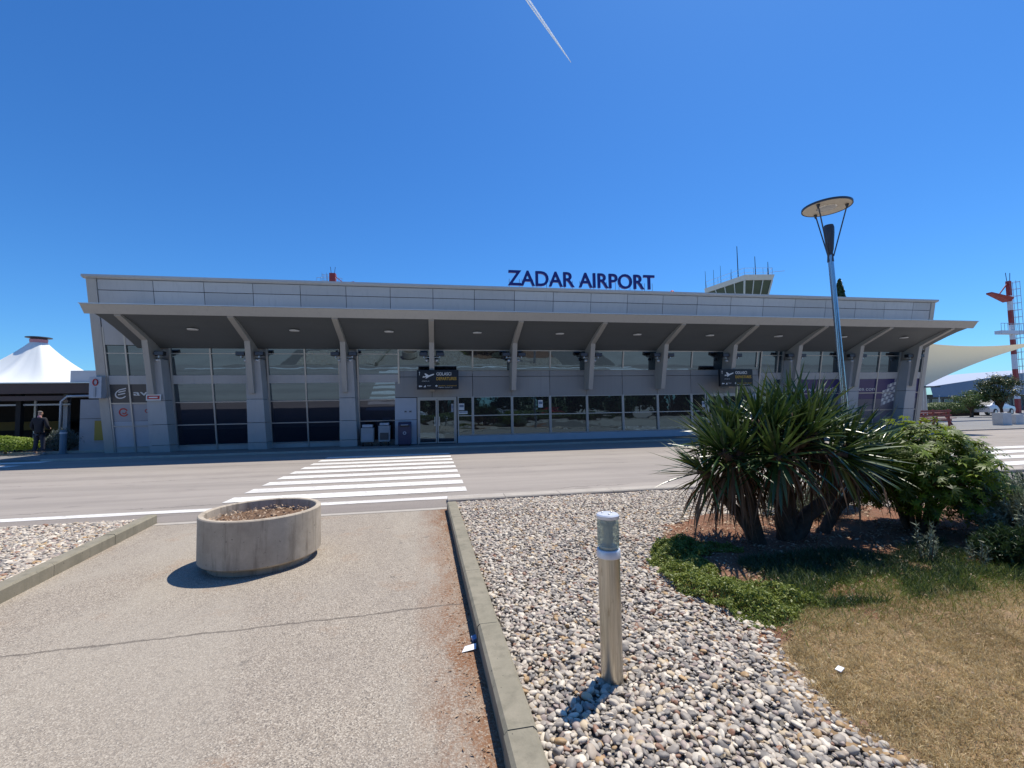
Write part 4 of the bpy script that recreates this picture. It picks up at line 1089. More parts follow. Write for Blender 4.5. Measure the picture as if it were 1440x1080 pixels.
# ------------------------------------------------------------------ left side: terrace, tent, wall, person
O = Vector((-19, 23, .06)); t = thing('terrace_pavilion', O, 'low dark open terrace with flat brown roof left of the terminal', 'pavilion')
MB().box(-34, -14.0, 22.0, 31, 2.55, 2.98).build('roof', M['brown'], t); MB().box(-34.05, -13.95, 21.93, 31, 2.985, 3.03).build('roof_edge', M['flash'], t)
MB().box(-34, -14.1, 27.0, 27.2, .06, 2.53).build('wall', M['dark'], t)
MB().box(-34, -15.6, 22.02, 22.2, 2.25, 2.45).build('beam', M['brown'], t)
MB().box(-34, -15.75, 22.4, 22.46, 2.05, 2.12).build('rail', M['lgrey'], t)
for x in (-17.6, -21.5, -26): MB().box(x - .09, x + .09, 22.3, 22.48, .06, 2.545).build('post', M['dark'], t)
MB().tube([(-15.88, 22.1, .06), (-15.84, 22.05, 2.2), (-15.6, 22.03, 2.42), (-14.4, 22.0, 2.44)], .05, 10).build('downpipe', M['lgrey'], t, smooth=True)
MB().box(-16.15, -15.98, 22.6, 22.78, .06, 2.54).build('post', M['render'], t)
for i, (x0, x1) in enumerate(((-21.3, -19.9), (-19.7, -18.6), (-17.4, -16.6), (-15.9, -15.3))):
    MB().box(x0, x1, 26.0, 26.6, .9, 1.32).build('counter', mat('counter_ochre', (.17, .12, .025), .7) if i == 0 else bpy.data.materials['counter_ochre'], t)
O = Vector((-19.75, 26, 3.0)); t = thing('white_tent_roof', O, 'white conical membrane tent with dark cap rising above the brown terrace', 'tent')
V = []; NR, NK = 26, 64
for i in range(NR):
    s_ = i / (NR - 1)
    for k in range(NK):
        a = 2 * math.pi * k / NK
        edge = 3.55 / max(abs(math.cos(a)), abs(math.sin(a))) * (.96 if True else 1); edge = min(edge, 4.5)
        r = .31 + (edge - .31) * s_ ; z = 5.30 - (2.35) * (1 - (1 - s_) ** 2.3) * .98
        z += (.05 * math.cos(8 * a) + .05 * abs(math.cos(8 * a)) ** .3) * math.sin(math.pi * s_)
        V.append((O.x + r * math.cos(a), O.y + r * math.sin(a), z))
F = [(i * NK + k, i * NK + (k + 1) % NK, (i + 1) * NK + (k + 1) % NK, (i + 1) * NK + k) for i in range(NR - 1) for k in range(NK)]
fastmesh('membrane', V, F, M['tent'], t, O, smooth=True)
MB().lathe(O, [(.31, 2.24), (.34, 2.45), (.32, 2.47)], 30, False).build('ring', M['collar'], t); MB().lathe(O, [(.1, 2.46), (.50, 2.54), (.49, 2.57), (.1, 2.62)], 30).build('cap', M['darkm'], t)
MB().tube([O + Vector((0, 0, -2.9)), O + Vector((0, 0, 2.5))], .08, 10).build('mast', M['galv'], t)
O = Vector((-13.9, 21.2, .06)); t = thing('side_annex', O, 'pale grey annex wall with stepped roof between terrace and terminal', 'annex')
MB().box(-14.4, -13.05, 21.0, 24.5, .06, 2.24).build('wall', M['render'], t)
MB().box(-16.2, -13.04, 23.0, 27, 2.26 + .78, 3.62).build('upper_block', M['lgrey'], t); MB().box(-15.2, -13.04, 24.5, 28, 3.63, 4.12).build('upper_block', M['lgrey'], t)
MB().box(-14.41, -13.05, 20.985, 20.998, 1.44, 1.455).build('joint', M['joint'], t)
o = MB().box(-13.82, -13.42, 20.93, 20.99, .55, 1.36).build('cabinet_door', mat('ochre_door', (.30, .22, .03), .6), t); MB().box(-13.86, -13.38, 20.95, 20.996, .50, .548).build('sill', M['render'], o)
O = Vector((-12.9, 19.75, 2.22)); t = thing('wall_box', O, 'grey wall box with red hose ring on the left corner of the terminal', 'wall box')
MB().box(-13.14, -12.72, 19.55, 19.85, 2.24, 3.08).build('body', M['lgrey'], t, bevel=.015)
b = MB(); b.tube([(-12.92 + .08 * math.cos(a), 19.53, 2.86 + .12 * math.sin(a)) for a in np.linspace(0, 6.28, 17)], .02, 6); b.build('ring', M['red'], t, smooth=True)
MB().box(-12.96, -12.90, 19.52, 19.545, 2.3, 2.66).build('strap', M['plight'], t)
O = Vector((-14.75, 20.7, .06)); t = thing('bollard', O, 'blue-grey round bollard standing by the lavender', 'bollard')
MB().lathe(O, [(.11, 0), (.11, .92), (.09, .95)], 20).build('post', M['boll'], t, smooth='auto'); MB().lathe(O, [(.15, 0), (.15, .03)], 20).build('base', M['boll'], t); MB().lathe(O, [(.112, .80), (.116, .81), (.116, .86), (.112, .87)], 20, False).build('band', M['lgrey'], t)
kerb_line('kerb_planting', (-26, 20.95), (-13.4, 20.95), .07, .0, .16, 1.0, m='flush', side=1)
sheet('planting_soil', -26, -13.4, 21.02, 22, .12, M['soil'], .1)
def ball_foliage(P0, rx, ry, rz, n, size, lump=.12, shell=.75):
    P, Nn = [], []
    o = rng.normal(size=(n, 3)); o /= np.linalg.norm(o, axis=1, keepdims=True); o[:, 2] = np.where(o[:, 2] < -.45, -o[:, 2], o[:, 2])
    rr = rng.uniform(shell, 1, n)
    lm = np.array([1 + lump * nz(a * 2.2 + P0[0], b_ * 2.2, 1.3, c * 2) * 2 for a, b_, c in o])
    P = np.array(P0) + o * np.array([rx, ry, rz]) * (rr * lm)[:, None]
    nn = o + rng.normal(0, .45, (n, 3)); nn /= np.linalg.norm(nn, axis=1, keepdims=True)
    return leafquads(P, nn, rng.uniform(.6, 1.3, n) * size, .55)
def bush(name, label, cat, O, rx, ry, rz, n, size, m, **kw):
    t = thing(name, O, label, cat); V, F = ball_foliage(O + Vector((0, 0, rz * .75)), rx, ry, rz, n, size, **kw); V[:, 2] = np.maximum(V[:, 2], O.z)
    fastmesh('foliage', V, F, M[m], t, O, var=np.repeat(rng.uniform(0, 1, len(V) // 4), 4))
    MB().tube([O, O + Vector((0, 0, rz))], [.05, .03], 7).build('stem', M['bark'], t); return t
bush('hedge_bush', 'low rounded yellow-green bush left of the standing person', 'bush', Vector((-16.9, 20.95, .1)), 1.15, .5, .42, 9000, .05, 'lime')
sprig_shrub('lavender', 'silvery lavender between the person and the bollard', 'lavender', Vector((-15.1, 21.15, .1)), .55, .3, .95, 330, 'lav', .12, 22)
sprig_shrub('lavender', 'lavender clump right of the blue-grey bollard', 'lavender', Vector((-14.3, 21.25, .1)), .35, .25, .85, 160, 'lav', .11, 18)

def skinmesh(nodes, edges, root=0, sub=2):
    me = bpy.data.meshes.new('sk'); me.from_pydata([n_[0] for n_ in nodes], edges, []); o = bpy.data.objects.new('sk', me); COL.objects.link(o)
    md = o.modifiers.new('s', 'SKIN'); md.use_smooth_shade = True
    lay = me.skin_vertices[0] if me.skin_vertices else None
    for i, n_ in enumerate(nodes):
        r = n_[1]; lay.data[i].radius = r if hasattr(r, '__len__') else (r, r); lay.data[i].use_root = (i == root)
    sb = o.modifiers.new('b', 'SUBSURF'); sb.levels = sub; sb.render_levels = sub
    dg = bpy.context.evaluated_depsgraph_get(); dg.update()
    out = bpy.data.meshes.new_from_object(o.evaluated_get(dg)); bpy.data.objects.remove(o); return out
def skinpart(name, nodes, edges, m, parent, O, rot=0.0, root=0):
    bm_ = bpy.data.meshes.new('x')
    bpy.data.meshes.remove(bm_)
    me = skinmesh(nodes, edges, root); me.name = name; me.materials.clear(); me.materials.append(m)
    me.transform(Matrix.Rotation(rot, 4, 'Z')); o = linkobj(name, me, parent, O, True); return o
O = Vector((-15.6, 20.72, .06)); pn = thing('person', O, 'standing person seen from behind in black jacket and dark jeans at the terrace kerb', 'person')
# figure faces +Y (back to camera), body one continuous surface
body = [((0, 0, .92), (.13, .10)), ((0, .0, 1.12), (.12, .09)), ((0, -.01, 1.34), (.15, .10)), ((0, -.01, 1.46), (.06, .06)), ((0, .0, 1.54), (.05, .05)), ((0, .03, 1.62), (.078, .092)), ((0, .03, 1.70), (.072, .088)),
        ((-.09, 0, .88), (.085, .09)), ((-.11, .02, .50), (.058, .062)), ((-.13, -.01, .10), (.04, .045)), ((-.14, .12, .04), (.042, .035)),
        ((.09, 0, .88), (.085, .09)), ((.12, .02, .50), (.058, .062)), ((.15, -.01, .10), (.04, .045)), ((.17, .12, .04), (.042, .035)),
        ((-.19, -.01, 1.40), (.055, .055)), ((-.25, -.03, 1.12), (.042, .045)), ((-.22, .10, .92), (.033, .033)), ((-.17, .20, .93), (.03, .022)),
        ((.19, -.01, 1.40), (.055, .055)), ((.27, -.02, 1.13), (.042, .045)), ((.25, .14, 1.0), (.033, .033)), ((.20, .24, 1.04), (.03, .022))]
ed = [(0, 1), (1, 2), (2, 3), (3, 4), (4, 5), (5, 6), (0, 7), (7, 8), (8, 9), (9, 10), (0, 11), (11, 12), (12, 13), (13, 14), (2, 15), (15, 16), (16, 17), (17, 18), (2, 19), (19, 20), (20, 21), (21, 22)]
skinpart('body', body, ed, M['skin'], pn, O)
jk = [((0, 0, .80), (.185, .15)), ((0, 0, 1.12), (.155, .125)), ((0, -.01, 1.34), (.185, .13)), ((0, -.01, 1.46), (.09, .085)), ((-.19, -.01, 1.41), (.078, .078)), ((-.255, -.03, 1.12), (.064, .066)), ((-.225, .09, .94), (.05, .05)), ((.19, -.01, 1.41), (.078, .078)), ((.275, -.02, 1.13), (.064, .066)), ((.255, .12, 1.0), (.05, .05))]
skinpart('jacket', jk, [(0, 1), (1, 2), (2, 3), (2, 4), (4, 5), (5, 6), (2, 7), (7, 8), (8, 9)], M['jacket'], pn, O)
skinpart('trousers', [((0, 0, .92), (.17, .14)), ((-.095, 0, .80), (.098, .10)), ((-.11, .02, .50), (.075, .08)), ((-.13, -.01, .12), (.06, .065)), ((.095, 0, .80), (.098, .10)), ((.12, .02, .50), (.075, .08)), ((.15, -.01, .12), (.06, .065))], [(0, 1), (1, 2), (2, 3), (0, 4), (4, 5), (5, 6)], M['jeans'], pn, O)
skinpart('hair', [((0, .0, 1.66), (.088, .085)), ((0, .01, 1.745), (.082, .088))], [(0, 1)], M['hair'], pn, O)
skinpart('collar', [((-.06, -.03, 1.50), (.05, .06)), ((.07, -.03, 1.50), (.05, .06))], [(0, 1)], M['collar'], pn, O)
for sx, fx in ((-1, -.14), (1, .165)): skinpart('shoe', [((fx, -.03, .045), (.048, .042)), ((fx + .01 * sx, .16, .035), (.045, .032))], [(0, 1)], M['shoe'], pn, O)

# ------------------------------------------------------------------ street lamp behind the yucca
O = Vector((7.58, 7.02, .02)); t = thing('street_lamp', O, 'slender steel lamp post with flat disc reflector leaning over the yucca', 'street lamp')
top = Vector((7.36, 7.0, 4.35)); b = MB()
b.tube([O, top], [.055, .045], 16); b.build('pole', M['pole'], t, smooth='auto')
b = MB(); b.tube([O + Vector((-.095, -.02, 0)), top + Vector((-.03, -.03, 0))], [.028, .022], 10); b.build('conduit', M['pole'], t, smooth='auto')
MB().lathe(top, [(.055, -.12), (.045, .05), (.06, .12), (.085, .42), (.088, .53), (.075, .58)], 24).build('lamp_head', M['lampd'], t, smooth='auto')
dc = Vector((7.34, 7.0, 5.27))
MB().lathe(dc, [(.0, .0), (.39, .0)], 64, False).build('reflector', M['lampu'], t)
MB().lathe(dc, [(.388, -.006), (.405, -.006), (.405, .03), (.0, .06)], 64, False).build('disc', M['lampd'], t, smooth='auto')
MB().lathe(dc, [(.0, -.012), (.15, -.014), (.165, -.004)], 40, False).build('mirror', M['reflector'], t)
for a in (200, 320, 80):
    e = dc + Vector((.31 * math.cos(R(a)), .31 * math.sin(R(a)), -.02)); s0 = top + Vector((.05 * math.cos(R(a)), .05 * math.sin(R(a)), -.02))
    MB().tube([s0, e], .011, 8).build('stay', M['lampd'], t); MB().lathe(e, [(.012, -.06), (.03, -.0), (.03, .02)], 12).build('stay_cap', M['lampd'], t)

# ------------------------------------------------------------------ control tower
O = Vector((35.45, 44.9, .15)); ct = thing('control_tower', O, 'white control tower cab with slanted windows and antennas behind the terminal roof', 'control tower')
VD = Vector((.173, .985, 0)); VU = Vector((.985, -.173, 0))
CABP = [(3.2, -.1), (-.1, -.2), (-2.1, 5.3), (-.6, 8.5), (3.6, 8.5), (4.4, 4.2)]
CABC = (1.4, 4.2)
def ring(z, sc, rot=0, n=6):
    """corner points of the six sided cab, scaled about its middle"""
    out = []
    for u_, v_ in CABP:
        q = Vector((O.x, O.y, 0)) + VU * (CABC[0] + (u_ - CABC[0]) * sc) + VD * (CABC[1] + (v_ - CABC[1]) * sc); out.append((q.x, q.y, z + O.z))
    return out
def frust(b, z0, r0_, z1, r1_, rot=0, n=6):
    a, c = ring(z0, r0_), ring(z1, r1_)
    b.poly(a + c, [tuple(reversed(range(n))), tuple(range(n, 2 * n))] + [(k, (k + 1) % n, n + (k + 1) % n, n + k) for k in range(n)]); return b
RT = R(-22)
frust(MB(), 0, .55, 12.2, .55).build('shaft', M['towerw'], ct); frust(MB(), 12.2, .60, 13.4, .80).build('cab_base', M['towerw'], ct)
gl = frust(MB(), 13.45, .80, 15.6, .97).build('window', M['towerg'], ct)
f = MB(); a, c = ring(13.42, .81), ring(15.65, .985)
for k in range(6):
    A0, A1, C0, C1 = Vector(a[k]), Vector(c[k]), Vector(a[(k + 1) % 6]), Vector(c[(k + 1) % 6]); nm = 4 if k == 1 else 3
    for q in range(nm): f.tube([A0.lerp(C0, q / nm), A1.lerp(C1, q / nm)], .10 if q == 0 else .06, 6)
f.build('frame', M['towerw'], gl)
frust(MB(), 15.65, 1.0, 16.2, 1.06).build('roof', M['towerw'], ct)
f = MB(); tr = ring(17.05, 1.0); tm_ = ring(16.55, 1.0); tb_ = ring(16.05, 1.0)
for k in range(6):
    f.tube([tr[k], tr[(k + 1) % 6]], .022, 5); f.tube([tm_[k], tm_[(k + 1) % 6]], .018, 5)
    for q in range(3): f.tube([Vector(tb_[k]).lerp(Vector(tb_[(k + 1) % 6]), q / 3), Vector(tr[k]).lerp(Vector(tr[(k + 1) % 6]), q / 3)], .022, 5)
f.build('railing', M['galv'], ct)
for du, dv, h, r in ((-.2, 1, 4.0, .06), (-2.1, 5.4, 2.4, .035), (-1.6, 4.2, 2.2, .03), (-1.2, 3.2, 2.4, .03), (-.6, 1.8, 1.5, .03), (1.3, 0, 2.4, .05), (2.9, .2, 1.8, .05), (3.2, .8, 1.3, .04)):
    p = Vector((O.x, O.y, O.z)) + VU * du + VD * dv + Vector((0, 0, 16.05)); MB().tube([p, p + Vector((0, 0, h))], [r, r * .6], 6).build('antenna', M['darkm'], ct)
p = Vector((O.x, O.y, O.z)) + VU * 3.3 + Vector((0, 0, 16.6)); MB().tube([p, p + VU * 1.4 + Vector((0, 0, .1))], .022, 5).build('antenna', M['galv'], ct)
# ------------------------------------------------------------------ red and white floodlight masts
def mast(O, label, H, w_, lad, arm_z, plat_z, sgn=1, full=True):
    t = thing('lattice_mast', O, label, 'mast', None); seg = H / 9
    for k in range(9):
        z0, z1 = O.z + H - (k + 1) * seg, O.z + H - k * seg
        MB().box(O.x - w_ / 2, O.x + w_ / 2, O.y - w_ / 2, O.y + w_ / 2, z0, z1).build('mast_section', M['darkred'] if k % 2 == 0 else M['mastw'], t)
    b = MB(); x = O.x + lad * (w_ / 2 + .35)
    for s2 in (-.3, .3): b.tube([(x, O.y + s2, O.z + 2), (x, O.y + s2, O.z + H)], .03, 5); b.tube([(x + lad * .55, O.y + s2, O.z + 3), (x + lad * .55, O.y + s2, O.z + H)], .025, 5)
    z = O.z + 2
    while z < O.z + H:
        b.tube([(x, O.y - .3, z), (x, O.y + .3, z)], .02, 4); b.tube([(x, O.y - .3, z), (x + lad * .55, O.y - .3, z), (x + lad * .55, O.y + .3, z), (x, O.y + .3, z)], .02, 4); z += .75
    b.build('ladder', M['galv'], t)
    L = 2.7
    MB().hexa([(O.x - w_ / 2, O.y - .25, O.z + arm_z), (O.x - lad * 0 - w_ / 2, O.y + .5, O.z + arm_z), (O.x - L * sgn, O.y + .25, O.z + arm_z + .75), (O.x - L * sgn, O.y - .25, O.z + arm_z + .75), (O.x - w_ / 2, O.y - .5, O.z + arm_z + .35), (O.x - w_ / 2, O.y + .5, O.z + arm_z + .35), (O.x - L * sgn, O.y + .25, O.z + arm_z + .9), (O.x - L * sgn, O.y - .25, O.z + arm_z + .9)]).build('boom', M['darkred'], t)
    MB().tube([(O.x, O.y, O.z + H - .1), (O.x - L * sgn * .55, O.y, O.z + arm_z + .6)], .06, 6).build('stay', M['darkred'], t)
    MB().box(O.x - 1.9, O.x + 1.2, O.y - .3, O.y + .3, O.z + plat_z, O.z + plat_z + .35).build('platform', M['mastw'], t)
    b = MB()
    for i in range(8):
        x = O.x - 1.9 + 3.1 * i / 7; b.tube([(x, O.y - .3, O.z + plat_z + .35), (x, O.y - .3, O.z + plat_z + 1.1)], .025, 4)
    b.tube([(O.x - 1.9, O.y - .3, O.z + plat_z + 1.1), (O.x + 1.2, O.y - .3, O.z + plat_z + 1.1)], .025, 4); b.build('railing', M['galv'], t)
    for dx in (-.2, .2): MB().tube([(O.x + dx, O.y, O.z + H), (O.x + dx * 1.5, O.y, O.z + H + .9)], .03, 5).build('lightning_rod', M['darkm'], t)
    return t
mast(Vector((60.3, 36.5, 0)), 'tall red and white mast with ladder and platform at the right edge', 14.1, .32, 1, 11.9, 8.4)
mast(Vector((-13.0, 60.0, 0)), 'red mast top peeking over the left half of the terminal roof', 19.5, .75, -1, 17.6, 17.75, -1)

# ------------------------------------------------------------------ right side: sail, long building, hedge, trees
def coons(name, A, B, C_, sagAB, sagBC, sagCA, m, parent, O, n=26):
    """triangular membrane with concave edges"""
    A, B, C_ = map(Vector, (A, B, C_)); V = []; idx = {}
    cen = (A + B + C_) / 3
    for i in range(n + 1):
        for j in range(n + 1 - i):
            k = n - i - j; u, v, w_ = i / n, j / n, k / n
            p = A * u + B * v + C_ * w_
            p = p + sagAB * (4 * u * v) + sagBC * (4 * v * w_) + sagCA * (4 * w_ * u)
            idx[(i, j)] = len(V); V.append(tuple(p))
    F = []
    for i in range(n):
        for j in range(n - i):
            F.append((idx[(i, j)], idx[(i + 1, j)], idx[(i, j + 1)]))
            if i + j < n - 1: F.append((idx[(i + 1, j)], idx[(i + 1, j + 1)], idx[(i, j + 1)]))
    return fastmesh(name, V, F, m, parent, O, smooth=True)
O = Vector((34.5, 26.5, .06)); t = thing('shade_sail', O, 'beige tensile shade sail on steel masts right of the terminal', 'shade sail')
coons('membrane', (35.0, 26.2, 5.75), (35.2, 26.5, 2.60), (49.5, 27.5, 6.35), Vector((.0, .4, 0)), Vector((-.2, .3, .15)), Vector((.0, 0, -.38)), M['sail'], t, O)
for pt in (((34.75, 26.4, .06), (34.65, 26.1, 5.8)), ((35.9, 27, .06), (35.75, 26.9, 2.75)), ((49.7, 27.5, .06), (49.9, 27.5, 6.5))): MB().tube(pt, .10, 12).build('mast', M['galv'], t, smooth='auto')
MB().box(34.9, 36.6, 26.45, 26.55, 2.52, 2.62).build('spreader', M['darkm'], t)
MB().tube([(35.02, 26.2, 5.72), (34.66, 26.1, 5.78)], .02, 6).build('cable', M['galv'], t); MB().tube([(49.5, 27.5, 6.35), (49.9, 27.5, 6.45)], .02, 6).build('cable', M['galv'], t)
# long low building
O = Vector((80, 50, .06)); t = thing('hangar_building', O, 'long low building with curved pale metal roof behind the shade sail', 'building')
b = MB(); pr_ = []
for i in range(13):
    s_ = i / 12; pr_.append((62 + 42 * s_, 3.3 + 3.3 * math.sin(s_ * 1.45)))
V = [(x, 46, z) for x, z in pr_] + [(x, 62, z) for x, z in pr_]; n = len(pr_)
b.poly(V + [(x, 46, z - .12) for x, z in pr_] + [(x, 62, z - .12) for x, z in pr_], [(i, i + 1, n + i + 1, n + i) for i in range(n - 1)] + [(i, 2 * n + i, 2 * n + i + 1, i + 1) for i in range(n - 1)] + [(2 * n + i, 3 * n + i, 3 * n + i + 1, 2 * n + i + 1) for i in range(n - 1)])
b.build('roof', M['zinc'], t)
b = MB(); q_ = [(x, 45.7, 1.95 + .4 * (x - 62) / 42) for x, z in pr_] + [(x, 45.95, z - .02) for x, z in pr_]; b.poly(q_, [(i, i + 1, n + i + 1, n + i) for i in range(n - 1)]); b.poly([(61.6, 45.6, 1.95), (104, 45.6, 2.35), (104, 46.6, 2.35), (61.6, 46.6, 1.95)], [(0, 1, 2, 3)]); b.build('fascia', M['bluegrey'], t, fixn=False)
MB().box(58, 104, 47.2, 62, .06, 2.3).build('wall', M['greenw'], t)
b = MB()
for i in range(16):
    x = 60 + 1.9 * i; g = MB().box(x, x + 1.2, 47.12, 47.19, .75, 1.65).build('window', M['glass2'], t); MB().box(x - .08, x, 47.1, 47.18, .7, 1.7).box(x + 1.2, x + 1.28, 47.1, 47.18, .7, 1.7).box(x, x + 1.2, 47.1, 47.18, 1.65, 1.7).box(x, x + 1.2, 47.1, 47.18, .7, .75).build('frame', M['frame'], g)
for i, x in enumerate((63, 70, 78, 86, 95)): MB().tube([(x, 45.8, .06), (x, 45.8, 2.2)], .1, 8).build('column', M['galv'], t)

def tree(O, label, H, cr, m, n=5000, leaf=.16, cat='tree', trunk_h=.35, cz=None, group=None, name='tree', thick=.14):
    t = thing(name, O, label, cat, group); tb = MB(); P, Nn = [], []
    base = O; ch = H * (1 - trunk_h) / 2; cc = Vector((O.x, O.y, O.z + H * trunk_h + ch))
    tb.tube([base, base + Vector((.05, 0, H * trunk_h * .6)), base + Vector((0, .05, H * .75))], [thick, thick * .75, thick * .25], 9)
    ncl = 26; V, F = [], []; off = 0
    for k in range(ncl):
        o = Vector(rng.normal(size=3)).normalized(); rr = random.uniform(.45, .85)
        c = cc + Vector((o.x * cr[0], o.y * cr[1], o.z * ch)) * rr
        tb.tube([base + Vector((0, 0, H * trunk_h * random.uniform(.7, 1.3))), (base + Vector((0, 0, H * .45))).lerp(c, .5), c], [thick * .35, thick * .22, thick * .08], 5)
        s = random.uniform(.26, .42)
        v, f_ = ball_foliage(c, cr[0] * s, cr[1] * s, ch * s * 1.1, n // ncl, leaf, lump=.3, shell=.2); V.append(v); F.append(f_ + off); off += len(v)
    V = np.concatenate(V); F = np.concatenate(F)
    fastmesh('crown', V, F, M[m], t, O, var=np.repeat(rng.uniform(0, 1, len(V) // 4), 4)); tb.build('trunk', M['bark'], t, smooth=True)
    return t
tree(Vector((47.7, 30, .06)), 'bushy magnolia tree with glossy olive leaves in front of the long building', 3.7, (1.75, 1.6), 'magn', 7000, .15, trunk_h=.18)
tree(Vector((46.0, 31, .06)), 'smaller pale green tree left of the magnolia', 2.4, (1.5, 1.2), 'hedge', 3500, .13, trunk_h=.2)
t = thing('clipped_hedge', Vector((47.5, 34, .06)), 'long clipped green hedge in front of the long building', 'hedge')
V, F = ball_foliage(Vector((47.0, 34, .62)), 4.6, .9, .72, 14000, .12, lump=.06, shell=.82); fastmesh('foliage', V, F, M['hedge'], t, (47.5, 34, .06), var=np.repeat(rng.uniform(0, 1, len(V) // 4), 4)); MB().box(43.2, 50.8, 33.6, 34.4, .06, .5).build('stems', M['bark'], t)
# cypress behind the roof
O = Vector((34.4, 32, .06)); t = thing('cypress', O, 'dark cypress tip showing above the terminal roof behind the lamp post', 'cypress')
n = 5000; z = rng.uniform(0, 1, n); a = rng.uniform(0, 6.28, n); rr = 1.25 * (1 - z) ** .6 * rng.uniform(.6, 1.05, n)
P = np.stack([O.x + rr * np.cos(a), O.y + rr * np.sin(a), .6 + z * 11.5], 1); Nn = np.stack([np.cos(a), np.sin(a), .5 + 0 * a], 1) + rng.normal(0, .3, (n, 3)); Nn /= np.linalg.norm(Nn, axis=1, keepdims=True)
V, F = leafquads(P, Nn, rng.uniform(.15, .35, n), .5); fastmesh('crown', V, F, M['dgreen'], t, O, var=np.repeat(rng.uniform(0, 1, n), 4)); MB().tube([O, O + Vector((0, 0, 10))], [.18, .04], 8).build('trunk', M['bark'], t)
# white concrete tubs and red terrace furniture
for i, (x0, x1, y, h) in enumerate(((32.35, 33.0, 20.3, .72), (33.8, 34.4, 20.6, .6))):
    O = Vector(((x0 + x1) / 2, y + .4, .06)); t = thing('white_planter_box', O, ['tall white concrete planter box at the right edge of the pavement', 'lower white concrete planter box cut by the right picture edge'][i], 'planter', 'white planter boxes')
    b = MB(); b.box(x0, x1, y, y + .12, .06, .06 + h).box(x0, x1, y + .38, y + .5, .06, .06 + h).box(x0, x0 + .12, y + .121, y + .379, .06, .06 + h).box(x1 - .12, x1, y + .121, y + .379, .06, .06 + h); b.build('walls', M['whitec'], t); MB().box(x0 + .121, x1 - .121, y + .121, y + .379, .06, h - .06).build('soil_fill', M['soil'], t)
for i, x in enumerate((29.0, 30.7)):
    O = Vector((x, 22.6, .06)); t = thing('picnic_table', O, ['red picnic table nearest the terminal corner', 'red picnic table farther from the terminal corner'][i], 'picnic table', 'red picnic tables')
    MB().box(x - .7, x + .7, 22.3, 22.9, .76, .80).build('tabletop', M['woodred'], t)
    for s2 in (-.55, .55): MB().box(x - .7, x + .7, 22.6 + s2 - .12, 22.6 + s2 + .12, .46, .50).build('bench', M['woodred'], t)
    for s2 in (-.5, .5):
        MB().hexa([(x + s2 - .03, 22.0, .06), (x + s2 + .03, 22.0, .06), (x + s2 + .03, 22.1, .06), (x + s2 - .03, 22.1, .06), (x + s2 - .03, 22.42, .76), (x + s2 + .03, 22.42, .76), (x + s2 + .03, 22.52, .76), (x + s2 - .03, 22.52, .76)]).hexa([(x + s2 - .03, 23.1, .06), (x + s2 + .03, 23.1, .06), (x + s2 + .03, 23.2, .06), (x + s2 - .03, 23.2, .06), (x + s2 - .03, 22.68, .76), (x + s2 + .03, 22.68, .76), (x + s2 + .03, 22.78, .76), (x + s2 - .03, 22.78, .76)]).build('leg', M['woodred'], t)
O = Vector((32, 21.2, .06)); t = thing('terrace_fence', O, 'low red slatted terrace fence beside the steel sail mast', 'fence')
for z in (.35, .62, .89): MB().box(27.6, 30.0, 21.2, 21.24, z, z + .12).build('slat', M['woodred'], t)
for x in (27.7, 28.8, 29.9): MB().box(x - .04, x + .04, 21.245, 21.32, .06, 1.05).build('post', M['woodred'], t)

def car(O, rot, m, label, group=None):
    t = thing('parked_car', O, label, 'car', group)
    def P(x, y, z): return O + Vector((x, y, z))
    b = MB()
    side = [(-2.15, .32), (2.1, .32), (2.2, .55), (2.05, .78), (1.15, .92), (.45, 1.36), (-1.1, 1.40), (-1.75, 1.0), (-2.15, .9)]
    for sg in (1,):
        n = len(side); V = [P(x, -.86 + (0.12 if z > 1.0 else 0), z) for x, z in side] + [P(x, .86 - (0.12 if z > 1.0 else 0), z) for x, z in side]
        b.poly(V, [tuple(range(n)), tuple(range(2 * n - 1, n - 1, -1))] + [(i, n + i, n + (i + 1) % n, (i + 1) % n) for i in range(n)])
    b.build('body', m, t, bevel=.05, smooth='auto')
    g = MB(); 
    for sy in (-.84, .84):
        g.poly([P(.98, sy, .96), P(.40, sy * .93, 1.3), P(-1.02, sy * .93, 1.33), P(-1.5, sy, 1.0)], [(0, 1, 2, 3)])
    g.poly([P(1.12, -.7, .96), P(1.12, .7, .96), P(.5, .66, 1.36), P(.5, -.66, 1.36)], [(0, 1, 2, 3)]); g.poly([P(-1.8, -.7, 1.0), P(-1.8, .7, 1.0), P(-1.18, .66, 1.38), P(-1.18, -.66, 1.38)], [(0, 1, 2, 3)])
    g.build('window', M['black'], t, fixn=False)
    for x in (-1.3, 1.35):
        for sy in (-.8, .8):
            wn = MB().tube([P(x, sy - .1, .32), P(x, sy + .1, .32)], .32, 18).build('wheel', M['rubber'], t); MB().tube([P(x, sy - .11, .32), P(x, sy + .11, .32)], .19, 14).build('rim', M['alu'], wn)
    for sy in (-.62, .62): MB().box(O.x + 2.1, O.x + 2.2, O.y + sy - .14, O.y + sy + .14, .62, .76).build('headlight', M['white'], t)
    t.rotation_euler.z = rot; return t
car(Vector((52.0, 33.5, .06)), R(10), M['carwhite'], 'white parked car partly hidden by the small tree')
car(Vector((49.8, 27.5, .06)), R(-6), M['carred'], 'red parked car behind the white planter boxes')
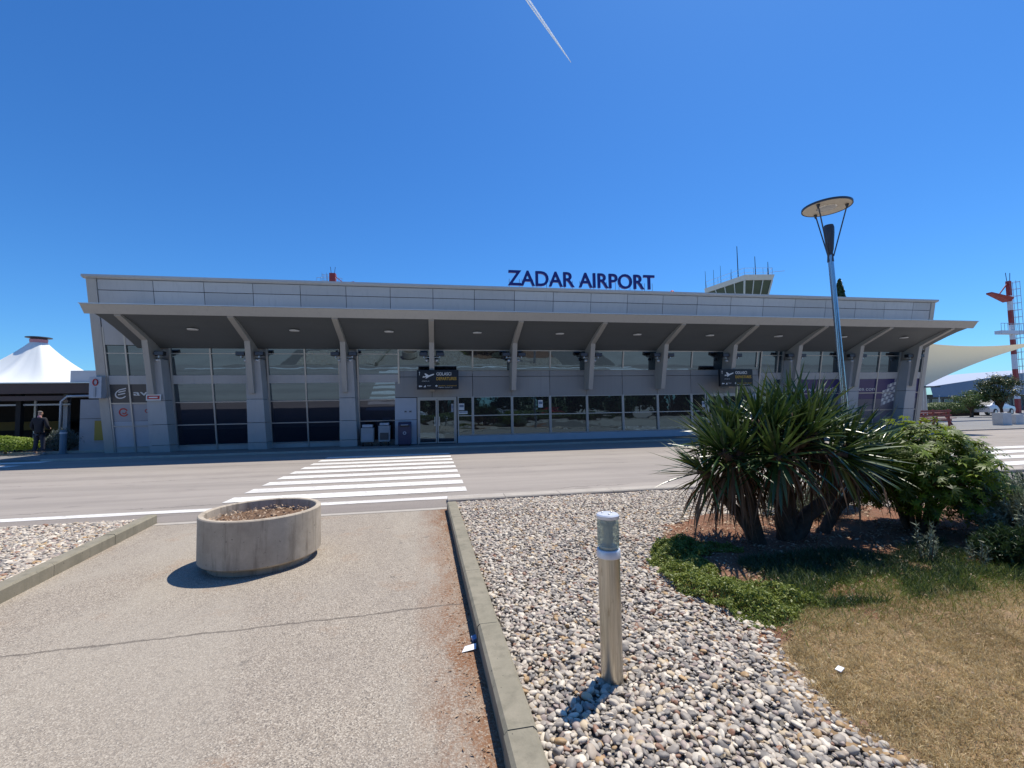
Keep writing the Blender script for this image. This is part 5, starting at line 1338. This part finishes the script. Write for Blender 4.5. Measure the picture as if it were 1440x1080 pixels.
# ------------------------------------------------------------------ behind the camera, seen in the glass
T0 = tree(Vector((-6, -19, 0)), 'broad green tree across the car park, first in the row', 8.4, (5.2, 4.2), 'dgreen', 24000, .45, trunk_h=-.28, group='car park trees', thick=.25)
for i, (x, y, s) in enumerate([(1.5, -21, 1.05), (10, -18.5, .9), (18, -21, 1.1), (-14, -21, 1.1), (26, -18, .95), (34, -20, 1.05), (-23, -19, 1.0), (43, -21, 1.1)]):
    c = copy_tree(T0); c.location = (x, y, 0); c.scale = (s, s, s); c.rotation_euler.z = i * 1.3; c['label'] = f'broad green tree across the car park, {ords[i + 1]} in the row'
for i, (x, m) in enumerate([(-2, 'carwhite'), (3.2, 'cargrey'), (8.6, 'carwhite'), (14.5, 'carred')]):
    car(Vector((x, -12, 0)), R(4 * i), M[m], ['white parked car opposite the left doors in the car park', 'grey parked car between two white cars in the car park', 'white parked car in the middle of the car park row', 'red parked car at the end of the car park row'][i], 'cars parked across the car park')
t = thing('clipped_hedge', Vector((6, -9, 0)), 'low green hedge in front of the car park behind the viewpoint', 'hedge')
V, F = ball_foliage(Vector((6, -9, .45)), 16, .7, .65, 20000, .16, lump=.1, shell=.75); fastmesh('foliage', V, F, M['hedge'], t, (6, -9, 0), var=np.repeat(rng.uniform(0, 1, len(V) // 4), 4)); MB().box(-7, 19, -9.2, -8.8, 0, .3).build('stems', M['bark'], t)

# ------------------------------------------------------------------ contrail
A = Vector((.16, .70, .70)) * 700; B = Vector((.2495, .738, .627)) * 700; CS = 700 / 3000
d = (A - B); t = thing('contrail', B, 'thin white double aircraft contrail high in the blue sky', 'contrail')
sd = Vector((d.z, 0, -d.x)).normalized()
for s_ in (-1, 1):
    b = MB(); pts = []; rs_ = []
    for k in range(24):
        u = k / 23; pts.append(B + d * u * 1.6 + sd * s_ * CS * (.8 + 4.2 * min(1, u * 2) + u * 3)); rs_.append(CS * (.7 + 2.0 * min(1, u * 4) + 1.4 * u))
    b.tube(pts, rs_, 8); b.build('trail', M['cond'], t, smooth=True)
# tidy helper props
for o in bpy.data.objects:
    if '_org' in o: del o['_org']
